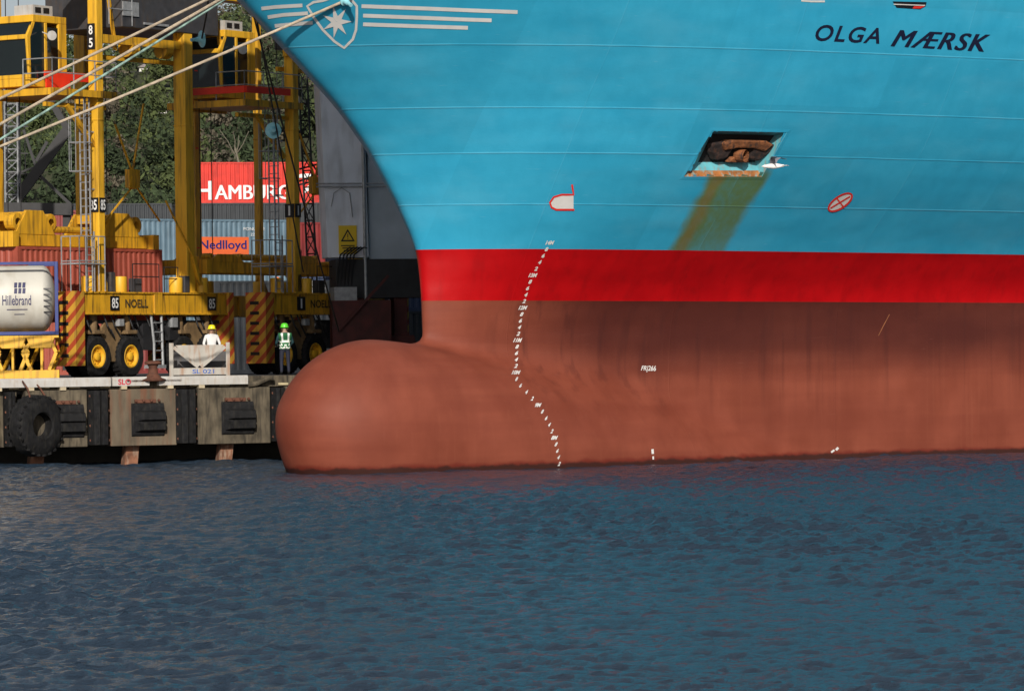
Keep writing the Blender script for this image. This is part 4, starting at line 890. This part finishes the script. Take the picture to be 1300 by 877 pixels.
# nearer row
p = at(166, 345, 197); NA = R(33)
ned = container('shipping_container', 'blue grey container with an orange panel reading P&O Nedlloyd', (p.x, p.y, p.z), NA, 12.19 * .77, m_cb)
mb = MB(); LN = 12.19 * .77; sc = 1 / (26 * math.cos(NA)); x_o = (248 - 166) * sc * .985; wN = 63 * sc
mb.box(x_o, x_o + wN, -.03, -.01, .85, 1.72, 0); mb.box(x_o - 1.0, x_o - .01, -.03, -.01, .85, 1.72, 1)
flat_text(mb, 'Nedlloyd', (x_o + .12, -.034, .98), (wN - .24, 0, 0), (0, 0, .58), mi=1, bold=.02); flat_text(mb, 'P&O', (x_o - .92, -.034, 1.05), (.85, 0, 0), (0, 0, .42), mi=2, bold=.02)
flat_text(mb, 'PONU 182', (x_o + 2.6, -.034, 2.05), (1.2, 0, 0), (0, 0, .15), mi=2); flat_text(mb, '22G1', (x_o + 3, -.034, 1.78), (.5, 0, 0), (0, 0, .14), mi=2)
mb.build('lettering', [mat('orange_panel', (.75, .14, .04), .5, var=.08), mat('navy_panel', (.015, .02, .16), .5, var=.1), m_ltext], ned, fix=False)
nd = Vector((math.cos(NA), math.sin(NA), 0))
container('shipping_container', 'blue grey container below the Nedlloyd one', (p.x, p.y, p.z - 2.6), NA, LN, m_cb)
container('shipping_container', 'brown red container at the foot of the Nedlloyd stack', (p.x, p.y, DZ), NA, LN, m_cr2, H=p.z - 2.6 - DZ if 2 < p.z - 2.6 - DZ < 3 else 2.59)
p = at(-30, 345, 190)
for k, (c_, nm) in enumerate(((m_cred, 'brown red'), (m_cr2, 'dull red'), (m_cr2, 'wine red'))):
    container('shipping_container', nm + ' container at the left edge, ' + ('lowest', 'middle', 'topmost')[k] + ' of its stack', (p.x, p.y, DZ + 2.6 * k), R(15), 6.06, c_)
p = at(372, 347, 205); container('shipping_container', 'dark red container between carrier 1 and the grey crane leg', (p.x, p.y, p.z), R(20), 6.06, cmat('dark_red_container', (.22, .02, .02)))
for k in range(2): container('shipping_container', 'navy container below the dark red one, ' + ('lower', 'upper')[k] + ' of two', (p.x, p.y, p.z - 2.6 * (2 - k)), R(20), 6.06, m_cn)
p = at(274, 470, 168); container('refrigerated_container', 'pale grey refrigerated container behind the worker in the yellow helmet', (p.x, p.y, DZ), R(24), 6.06, m_cgn, H=3.9 - .03, group='stacked shipping containers')
# boards: more quiet backdrop on the right, under the bow
p = at(430, 470, 175); container('shipping_container', 'black shaded container behind the crane bogies', (p.x, p.y, DZ), R(15), 12.19, m_cg)
container('shipping_container', 'black shaded container on top behind the crane bogies', (p.x, p.y, DZ + 2.6), R(15), 12.19, m_cn)

# ------------------------------------------------------------------ grey gantry crane leg behind the bow
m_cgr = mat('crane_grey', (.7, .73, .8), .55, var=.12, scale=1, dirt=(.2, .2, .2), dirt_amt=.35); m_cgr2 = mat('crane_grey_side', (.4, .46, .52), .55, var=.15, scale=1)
GY = 150.; gp = P(418, 474, GY); g = empty('gantry_crane', (gp.x, gp.y, DZ), R(12), label='grey steel leg of a ship to shore crane with a yellow warning sign', cat='crane')
s_ = GY / F; wL = 47 * s_ / math.cos(R(12)); z0 = (474 - 327) * s_
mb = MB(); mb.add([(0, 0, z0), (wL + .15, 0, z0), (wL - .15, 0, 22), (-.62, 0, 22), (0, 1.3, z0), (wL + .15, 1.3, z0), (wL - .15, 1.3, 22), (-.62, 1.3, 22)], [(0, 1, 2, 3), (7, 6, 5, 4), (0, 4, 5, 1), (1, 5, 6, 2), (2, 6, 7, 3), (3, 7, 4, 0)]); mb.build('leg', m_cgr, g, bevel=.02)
mb = MB(); mb.box(wL + .2, wL + 4.6, .25, 1.6, z0 - .05, 22); mb.build('leg_side', m_cgr2, g)  # side of the leg as its own box, in a darker grey
mb = MB(); zp = (474 - 237) * s_; mb.tube([(-.4, -.1, zp), (wL + 3, -.1, zp)], .03, 6); mb.tube([(-.4, -.1, zp + .12), (wL + 3, -.1, zp + .12)], .025, 6); mb.tube([(wL + .02, -.08, 0), (wL - .1, -.08, 20)], .06, 8)
mb.tube([(.15, -.05, z0 + 1.9), (.25, -.05, z0 + 2.4), (.55, -.05, z0 + 2.6), (.85, -.05, z0 + 2.4), (.95, -.05, z0 + 1.5)], .015, 5); mb.build('conduit', m_grey, g)
mb = MB(); sx = .42; szz = (474 - 322) * s_; mb.box(sx, sx + .68, -.05, -.01, szz, szz + 1.05, 0)
def tri(c, r_, mi, y): mb.add([(c[0] - r_ * .9, y, c[1] - r_ * .55), (c[0] + r_ * .9, y, c[1] - r_ * .55), (c[0], y, c[1] + r_)], [(0, 1, 2)], mi)
tri((sx + .34, szz + .62), .3, 1, -.053); tri((sx + .34, szz + .62), .2, 0, -.056); mb.box(sx + .325, sx + .355, -.06, -.057, szz + .6, szz + .74, 1); mb.box(sx + .325, sx + .355, -.06, -.057, szz + .54, szz + .57, 1)
for k in range(3): mb.box(sx + .08 + k * .05, sx + .6 - k * .05, -.054, -.051, szz + .28 - k * .09, szz + .32 - k * .09, 1)
mb.build('warning_sign', [mat('sign_yellow', (.75, .5, .02), .5, var=.05), m_black], g, fix=False)
mb = MB()
for k in range(5): mb.tube([(.95 + k * .13, -.05, z0 + .35), (.8 + k * .13, -.3, z0 + .38), (.42 + k * .13, -.35, z0 + .1), (.35 + k * .13, -.2, z0 - .5), (.35 + k * .13, 0, z0 - 1.4)], .03, 6)
mb.build('cable_bundle', m_black, g, smooth=True)
mb = MB(); mb.box(.3, 12, -.1, 1.5, z0 - 1.5, z0 - .06); mb.build('sill_beam', m_dark, g)
mb = MB(); mb.box(.15, 1.0, -.5, .4, z0 - 2.2, z0 - 1.1); mb.build('junction_box', m_grey, g)
for k in range(3):
    mb = MB(); x = .4 + k * 1.6; mb.prism([(0, 0), (1.5, 0), (1.2, .9), (.3, .9)], (x, -.1, .5), (1, 0, 0), (0, 0, 1), (0, 1.2, 0)); mb.lathe([(0, -.1), (.32, -.1), (.32, .1), (0, .1)], (x + .4, -.2, .34), (0, 1, 0), 16); mb.lathe([(0, -.1), (.32, -.1), (.32, .1), (0, .1)], (x + 1.1, -.2, .34), (0, 1, 0), 16); mb.box(x + .5, x + 1.0, .1, 1, 1.3, z0 - 1.5)
    mb.build('bogie', mat('bogie_red', (.08, .01, .008), .6, var=.3), g, bevel=.02)
mb = MB(); mb.box(-.0, 2.2, -.9, -.3, .02, 2.7); mb.beam((0.2, -1, 1.6), (2.1, -1, 3.6), .1, .1); mb.build('cable_reel_guard', mat('dull_red_guard', (.07, .01, .008), .6, var=.4), g)

# dark lattice crane at the left, beyond carrier 85
LY = 158.; 
def lattice(mb, a, b, w, n=8, r=.05):
    a = Vector(a); b = Vector(b); d = (b - a).normalized(); up = Vector((0, 1, 0)) if abs(d.y) < .9 else Vector((0, 0, 1)); x = d.cross(up).normalized() * w / 2; y = up * w / 2
    cs = [x + y, x - y, -x - y, -x + y]
    for c in cs: mb.tube([a + c, b + c], r, 5)
    for i in range(n):
        p_ = a + (b - a) * i / n; q_ = a + (b - a) * (i + 1) / n
        for j in range(4): mb.tube([p_ + cs[j], q_ + cs[(j + 1) % 4]], r * .6, 4); mb.tube([p_ + cs[j], p_ + cs[(j + 1) % 4]], r * .6, 4)
base = P(30, 470, LY); lc = empty('mobile_crane', (base.x, base.y, DZ), 0, label='dark harbour crane with a lattice mast and slanting boom at the left edge', cat='crane')
def lp(u, v, dy=0): q = P(u, v, LY + dy); return q - Vector((base.x, base.y, DZ))
mb = MB(); mb.beam(lp(-60, 264), lp(92, 266), .7, .46); mb.beam(lp(10, 270), lp(10, 470), .5, .5); mb.beam(lp(85, 270), lp(85, 470), .3, .3); mb.build('boom_base', m_dark, lc)
mb = MB(); mb.beam(lp(20, 255), lp(86, 165), .3, .4); mb.beam(lp(42, 215), lp(92, 262), .12, .12); mb.beam(lp(45, 210), lp(30, 165), .1, .1); mb.beam(lp(86, 165), lp(60, 120), .2, .25); mb.beam(lp(46, 205), lp(60, 180), .12, .12); mb.beam(lp(10, 225), lp(45, 212), .08, .08); mb.build('boom', m_dark, lc)
mb = MB(); lattice(mb, lp(16, 262), lp(14, 60), .5, 14, .035); mb.build('lattice_mast', m_grey, lc)
mb = MB()
for u0, u1 in ((3, 5), (24, 26), (30, 33)): mb.tube([lp(u0, 60), lp(u1, 262)], .02, 5)
for v_ in (110, 135, 160, 194, 220): mb.beam(lp(-5, v_), lp(36, v_ + 1), .05, .05)
mb.build('guy_line', m_dark, lc)
# lattice boom near the bow, right of carrier 1
base = P(400, 470, 162); l2 = empty('mobile_crane', (base.x, base.y, DZ), 0, label='black lattice boom and stay wires between carrier 1 and the grey crane', cat='crane')
def lp(u, v, dy=0): q = P(u, v, 162 + dy); return q - Vector((base.x, base.y, DZ))
mb = MB(); lattice(mb, lp(384, 90), lp(402, 470), .35, 18, .035); mb.build('lattice_boom', m_dark, l2)
mb = MB()
for a, b in (((376, 110), (416, 180)), ((404, 132), (412, 240)), ((380, 215), (418, 205)), ((375, 232), (420, 216)), ((384, 190), (414, 235)), ((395, 132), (408, 132)), ((360, 240), (418, 225))): mb.tube([lp(*a), lp(*b)], .04, 5)
mb.build('stay_wire', m_dark, l2)

# ------------------------------------------------------------------ ropes
def rope(name, a, b, r, m, sag=.35, label='', cat='mooring line', n=24):
    a = Vector(a); b = Vector(b); pts = [a + (b - a) * t + Vector((0, 0, -sag * 4 * t * (1 - t))) for t in [i / n for i in range(n + 1)]]
    mb = MB(); mb.tube(pts, r, 8); o = mb.build(name, m, smooth=True); tag(o, label, cat, 'mooring lines from the bow'); return pts
def hullp(u, v):
    h, nr = hull_hit(u, v, BV)
    if h is None: return P(u, v, 121)
    return h - ray(u, v) * .05
ra = hullp(446, -2); 
ropes = [rope('mooring_line', ra, P(-700, 452, 130), .045, m_rope, .3, 'pale mooring line running from the white star emblem to the left edge'),
 rope('mooring_line', hullp(325, -30), P(-705, 452, 130.5), .045, m_rope, .1, 'uppermost pale mooring line crossing in front of the cab of carrier 85'),
 rope('mooring_line', hullp(335, -32), P(-535, 452, 131.2), .05, m_rope, .1, 'middle pale mooring line close above the green one'),
 rope('mooring_line', hullp(345, -38), P(-455, 452, 131.6), .04, m_gropes, .1, 'green and white mooring line below the two upper pale ones')]
rope('mooring_line', hullp(312, -18) , P(430, 420, 143), .03, m_drope, .1, 'dark mooring line slanting down behind the bow past the blue disc')
rope('mooring_line', hullp(318, -20), P(385, 345, 141), .025, m_drope, .1, 'second dark mooring line behind the bow, steeper than the other')
m_rg = mat('rat_guard_blue', (.28, .6, .66), .5, var=.12)
def rat_guard(p, ax, label, rad=.36):
    ax = Vector(ax).normalized(); r = empty('rat_guard', p, 0, label=label, cat='rat guard', group='pale blue rat guards on the mooring lines')
    mb = MB(); mb.lathe([(.05, .22), (.07, .22), (.1, .1), (rad * .6, .02), (rad, 0), (rad, -.015), (rad * .6, .0), (.09, .08), (.05, .1)], (0, 0, 0), ax, 24); mb.build('disc', m_rg, r, smooth=True)
    mb = MB(); mb.tube([(0, 0, 0), ax * .4], .06, 8); mb.build('collar', m_rg, r)
pts = ropes[0]; a_ = (pts[1] - pts[0]).normalized(); rat_guard(ra + a_ * .22, (.5, -.8, -.4), 'pale blue rat guard hanging in front of the star emblem', .15)
rat_guard(P(256, 50, 134), (-.85, -.5, -.1), 'pale blue rat guard beside the second cab', .28)
rat_guard(P(347, 166, 134), (.1, -1, -.05), 'pale blue rat guard on the dark line in front of the ladder of carrier 1', .27)
mb = MB(); mb.tube([P(256, 50, 134), P(262, 20, 131), P(268, -30, 127)], .03, 6); tag(mb.build('mooring_line', m_drope), 'thin dark line leading up from the rat guard beside the second cab', 'mooring line', 'mooring lines from the bow')

# ------------------------------------------------------------------ people
m_skin = mat('skin', (.4, .24, .17), .6, var=.1)
def person(label, loc, rz, shirt, trousers, helmet, vest=None, lean=0.):
    root = empty('person', loc, rz, label=label, cat='person', group='dock workers on the quay')
    hgt = 1.76
    J = dict(pel=(0, 0, .95), wst=(0, .01, 1.12), chs=(0, .03 + lean * .3, 1.36), nck=(0, .02 + lean * .5, 1.5), hd=(0, -.01 + lean * .6, 1.58), top=(0, -.01 + lean * .6, 1.7))
    pts = []; rad = []; ed = []
    def ad(p, r, par=None):
        pts.append(p); rad.append(r); 
        if par is not None: ed.append((par, len(pts) - 1))
        return len(pts) - 1
    pel = ad(J['pel'], (.17, .12)); w_ = ad(J['wst'], (.16, .12), pel); c = ad(J['chs'], (.2, .13), w_); nk = ad(J['nck'], (.065, .065), c); h = ad(J['hd'], (.08, .09), nk); ad(J['top'], (.075, .085), h)
    for s in (-1, 1):
        hp_ = ad((s * .1, 0, .88), (.1, .1), pel); kn = ad((s * .12, -.02, .48), (.068, .07), hp_); an = ad((s * .13, .03, .09), (.05, .05), kn); ad((s * .14, -.14, .045), (.045, .035), an)
        sh = ad((s * .2, .03 + lean * .3, 1.4), (.065, .065), c); el = ad((s * .29, -.02 + lean * .2, 1.13), (.05, .05), sh); wr = ad((s * .24, -.24 + lean * .2, 1.02), (.034, .034), el); pa = ad((s * .23, -.31 + lean * .2, 1.01), (.035, .02), wr)
        for k, (dx, ln) in enumerate(((-.03, .075), (-.01, .09), (.01, .085), (.03, .065))):
            f1 = ad((s * .23 + dx, -.345 + lean * .2, 1.005), (.01, .01), pa); ad((s * .23 + dx * 1.1, -.345 - ln + lean * .2, .985), (.008, .008), f1)
        ad((s * .23 - s * .055, -.33 + lean * .2, 1.0), (.011, .011), pa)
    me = bpy.data.meshes.new('body'); me.from_pydata(pts, ed, []); o = bpy.data.objects.new('body', me); C.objects.link(o)
    o.modifiers.new('skin', 'SKIN'); sv = me.skin_vertices[0].data
    for i, r in enumerate(rad): sv[i].radius = r; sv[i].use_root = (i == 0)
    ss = o.modifiers.new('sub', 'SUBSURF'); ss.levels = 2; ss.render_levels = 2
    dg = bpy.context.evaluated_depsgraph_get(); dg.update(); nm = bpy.data.meshes.new_from_object(o.evaluated_get(dg), depsgraph=dg); bpy.data.objects.remove(o)
    nm.name = 'body'; nm.materials.clear()
    for m in (m_skin, shirt, trousers, m_black): nm.materials.append(m)
    for p_ in nm.polygons:
        c = p_.center; hand = c.z < 1.1 and c.z > .9 and c.y < -.235 + lean * .2
        p_.material_index = 0 if (c.z > 1.475 or hand) else (1 if c.z > .93 else (3 if c.z < .12 else 2)); p_.use_smooth = True
    b = bpy.data.objects.new('body', nm); C.objects.link(b); b.parent = root
    hy = -.01 + lean * .6
    mb = MB(); mb.lathe([(.155, -.01), (.165, .0), (.135, .02), (.13, .06), (.115, .11), (.075, .145), (0, .155)], (0, hy, 1.655), (0, 0, 1), 24); mb.prism([(-.09, 0), (.09, 0), (.06, -.09), (-.06, -.09)], (0, hy - .12, 1.66), (1, 0, 0), (0, 1, 0), (0, 0, .012)); mb.build('helmet', helmet, root, smooth=True)
    mb = MB(); mb.lathe([(0, .02), (.012, .015), (.014, -.02), (0, -.025)], (0, hy - .1, 1.575), (0, 0, 1), 8); mb.lathe([(.012, 0), (.0, .01)], (-.033, hy - .088, 1.61), (0, -1, 0), 8); mb.lathe([(.012, 0), (.0, .01)], (.033, hy - .088, 1.61), (0, -1, 0), 8)
    for s in (-1, 1): mb.lathe([(0, -.01), (.02, 0), (.028, .01), (.0, .02)], (s * .088, hy + .01, 1.59), (s, 0, 0), 8)
    mb.build('face', m_skin, root, smooth=True)
    if vest:
        bb = bmesh.new(); bb.from_mesh(nm); bb.normal_update()
        kill = [f for f in bb.faces if not (.9 < f.calc_center_median().z < 1.45 and abs(f.calc_center_median().x) < .225 and f.calc_center_median().y > -.2)]
        bmesh.ops.delete(bb, geom=kill, context='FACES')
        for v in bb.verts: v.co += v.normal * .018
        vm = bpy.data.meshes.new('vest'); bb.to_mesh(vm); bb.free(); vm.materials.append(vest[0]); vm.materials.append(vest[1])
        for p_ in vm.polygons:
            c = p_.center; p_.use_smooth = True
            p_.material_index = 1 if (.93 < c.z < .975 or 1.03 < c.z < 1.08 or 1.15 < c.z < 1.2 or (c.z > 1.2 and .09 < abs(c.x) < .135)) else 0
        vo = bpy.data.objects.new('vest', vm); C.objects.link(vo); vo.parent = root; sm = vo.modifiers.new('thick', 'SOLIDIFY'); sm.thickness = .01
    return root
p = P(269, 474, 142.2); person('dock worker in white overalls and yellow helmet behind the cargo bin', (p.x, p.y, DZ), R(15), mat('white_overalls', (.75, .75, .74), .8, var=.08), mat('white_overall_legs', (.6, .6, .58), .8), mat('yellow_helmet', (.85, .75, .02), .35, var=.05), lean=-.12)
p = P(362, 474, 139.8); person('dock worker in green hi-vis vest and lime helmet, back turned', (p.x, p.y, DZ), R(195), mat('dark_teal_jacket', (.02, .07, .08), .8), mat('dark_trousers', (.012, .014, .03), .8), mat('lime_helmet', (.12, .7, .04), .35, var=.05), vest=(mat('green_vest', (.02, .16, .05), .8), mat('reflective_tape', (.85, .87, .8), .4, var=.02)))
# safety pieces near carrier 1
p = P(322, 354, 141.2)
mb = MB(); bp_ = c2.matrix_basis @ Vector((0, 0, 0))
bc = empty('beacon', (1.2, -.1, 3.05)); bc.parent = c2
mb.lathe([(0, 0), (.07, 0), (.07, .12), (.05, .17), (0, .18)], (0, 0, .35), (0, 0, 1), 12); mb.build('lamp', emit_mat('beacon_orange', (1, .2, .03), 2.5), bc); mb = MB(); mb.tube([(0, 0, 0), (0, 0, .35)], .03, 6); mb.build('stem', m_dark, bc)

# gull in front of the hull
gq = P(982, 211, 103); gl = empty('seagull', gq, R(72), label='white seagull flying in front of the anchor pocket', cat='bird')
m_gull = mat('gull_white', (.85, .83, .8), .7, var=.05); m_gw = mat('gull_wing', (.22, .22, .25), .7, var=.2)
mb = MB(); prof = [(0, -.3), (.03, -.27), (.035, -.22), (.06, -.12), (.075, 0), (.06, .12), (.045, .18), (.045, .23), (.03, .27), (.01, .3), (0, .33)]; mb.lathe([(r, h) for r, h in prof], (0, 0, 0), (0, 1, 0), 16)
mb.prism([(-.05, 0), (.05, 0), (.1, -.16), (-.1, -.16)], (0, -.22, 0), (1, 0, 0), (0, 1, 0), (0, 0, .012)); mb.build('body', m_gull, gl, smooth=True)
for s in (-1, 1):
    mb = MB(); wp = [(0, .02), (.14 * s, .13), (.3 * s, .2), (.5 * s, .17)]; 
    vs = []; 
    for (x, z), (f_, b_2) in zip(wp, ((.1, -.06), (.06, -.08), (-.02, -.13), (-.2, -.23))): vs += [(x, f_, z + .03), (x, b_2, z + .025), (x, (f_ + b_2) / 2, z + .01)]
    mb.add(vs, [(3 * i, 3 * i + 1, 3 * i + 4, 3 * i + 3) for i in range(3)] + [(3 * i + 1, 3 * i + 2, 3 * i + 5, 3 * i + 4) for i in range(3)] + [(3 * i + 2, 3 * i, 3 * i + 3, 3 * i + 5) for i in range(3)]); mb.build('wing', m_gw, gl)

# ------------------------------------------------------------------ hillside
def hill_z(x, y):
    t = np.clip((y - 330) / 240, 0, 1); return DZ + 47 * (t ** .85) * (1 + .12 * np.sin(x * .03 + 1) ) - .5
nx, ny = 60, 40; X = np.linspace(-420, 420, nx); Y = np.linspace(325, 900, ny); vs = []
for y in Y:
    for x in X: vs.append((x, y, float(hill_z(x, y)) + 1.2 * math.sin(x * .21) * math.cos(y * .13) if y > 330 else DZ - .6))
me = bpy.data.meshes.new('hill'); me.from_pydata(vs, [], [(j * nx + i, j * nx + i + 1, (j + 1) * nx + i + 1, (j + 1) * nx + i) for j in range(ny - 1) for i in range(nx - 1)])
ho = bpy.data.objects.new('hill', me); C.objects.link(ho); me.materials.append(mat('hill_scrub', (.05, .055, .025), .95, var=.5, scale=.1)); tag(ho, 'wooded hillside behind the port', kind='structure')
nl_ = []; 
def woods():
    vs = []; fs = []; ms = []; r = np.random.default_rng(11)
    for k in range(430):
        y = 345 + 215 * r.random(); xc = -(650 - 210) / F * y; x = xc + (r.random() - .5) * 80 * y / 430
        R_ = 1.6 + 2.2 * r.random(); H_ = R_ * (1.1 + .5 * r.random()); zb = float(hill_z(x, y)); tone = 0 if r.random() < .55 else (1 if r.random() < .75 else 2)
        if y < 400 and x < -.088 * y and r.random() < .6: tone = 2; R_ *= .6; H_ = R_
        nb = 11; blobs = r.normal(size=(nb, 3)) * np.array([.5, .5, .45]) * R_; n = 820
        bi = r.integers(0, nb, n); d = r.normal(size=(n, 3)); d /= np.linalg.norm(d, axis=1)[:, None]; pp = blobs[bi] + d * R_ * .42 * (.75 + .3 * r.random((n, 1))); pp[:, 2] += H_ * .9
        if any(y < hq.y and abs(x - hq.x * y / hq.y) < hw + R_ * .4 and y > hq.y - 22 for hq, hw in houses): continue
        c = np.array([x, y, zb]) + pp; a = r.normal(size=(n, 3)) * .165; b = r.normal(size=(n, 3)) * .165
        o = len(vs) ; q = np.stack([c - a, c - b * .8, c + a, c + b * .8], 1).reshape(-1, 3); vs.extend(q.tolist()); fs.extend([(o + 4 * i, o + 4 * i + 1, o + 4 * i + 2, o + 4 * i + 3) for i in range(n)]); ms.extend([tone] * n)
    me = bpy.data.meshes.new('woodland'); me.from_pydata(vs, [], fs)
    for m in (mat('dark_foliage', (.035, .055, .02), .9, var=.6, scale=.6), mat('green_foliage', (.075, .1, .03), .9, var=.5, scale=.6), mat('dry_foliage', (.11, .095, .065), .9, var=.5, scale=.6)): me.materials.append(m)
    me.polygons.foreach_set('material_index', ms); o = bpy.data.objects.new('woodland', me); C.objects.link(o); tag(o, 'dense dark green wood covering the hillside behind the port', kind='stuff')
houses = []
m_hw2 = mat('house_white', (.7, .68, .64), .8, var=.08); m_roof = mat('house_roof', (.25, .22, .22), .8); m_win = mat('house_window', (.03, .035, .04), .2)
for i, (u, v, w_, h_, y, lb) in enumerate(((197, 92, 2.9, .9, 366, 'white house on the wooded hill just left of the rear leg of carrier 85'), (150, 84, 1.6, .7, 372, 'small white house on the hill just right of the front leg of carrier 85'), (172, 62, 2.6, .9, 430, 'distant white house near the hill crest'), (208, 139, 1.4, .6, 345, 'small white house low on the hill near the rear leg of carrier 85'))):
    for y in np.arange(336, 600, 2.):
        q = P(u, v, y)
        if hill_z(q.x, q.y) > q.z - h_ / 2: break
    w_ *= y / 370; h_ *= y / 370
    houses.append((q.copy(), w_)); r = empty('house', q - Vector((w_ / 2, 0, h_ / 2)), R(10), label=lb, cat='house', group='houses on the hillside')
    mb = MB(); mb.box(0, w_, 0, 4, -1, h_); mb.build('wall', m_hw2, r); mb = MB(); mb.prism([(-.3, h_), (w_ + .3, h_), (w_ * .8, h_ + .6), (w_ * .2, h_ + .6)], (0, -.3, 0), (1, 0, 0), (0, 0, 1), (0, 4.6, 0)); mb.build('roof', m_roof, r)
    for k in range(2): mb = MB(); mb.box(w_ * (.2 + .4 * k), w_ * (.2 + .4 * k) + w_ * .18, -.05, -.01, h_ * .35, h_ * .8); mb.build('window', m_win, r)
woods()
# bare pale tree
tb = P(298, 207, 300); bt = empty('bare_tree', (tb.x, tb.y, tb.z - 8), 0, label='pale leafless tree standing in front of the dark green wood', cat='tree')
mb = MB(); mb.tube([(0, 0, 0), (.3, 0, 8), (.0, 0, 9.3)], .12, 6, r2=.06); rg = random.Random(5)
mb.build('trunk', mat('bare_bark', (.17, .15, .11), .9), bt); mb = MB()
for k in range(5):
    a = Vector((0, 0, 8.3 + k * .15)); d = Vector((rg.uniform(-1.2, 1.2), rg.uniform(-.5, .5), rg.uniform(.8, 2))); mb.tube([a, a + d * .5 + Vector((.1, 0, 0)), a + d], .04, 4, r2=.02)
mb.build('crown', bpy.data.materials['bare_bark'], bt)
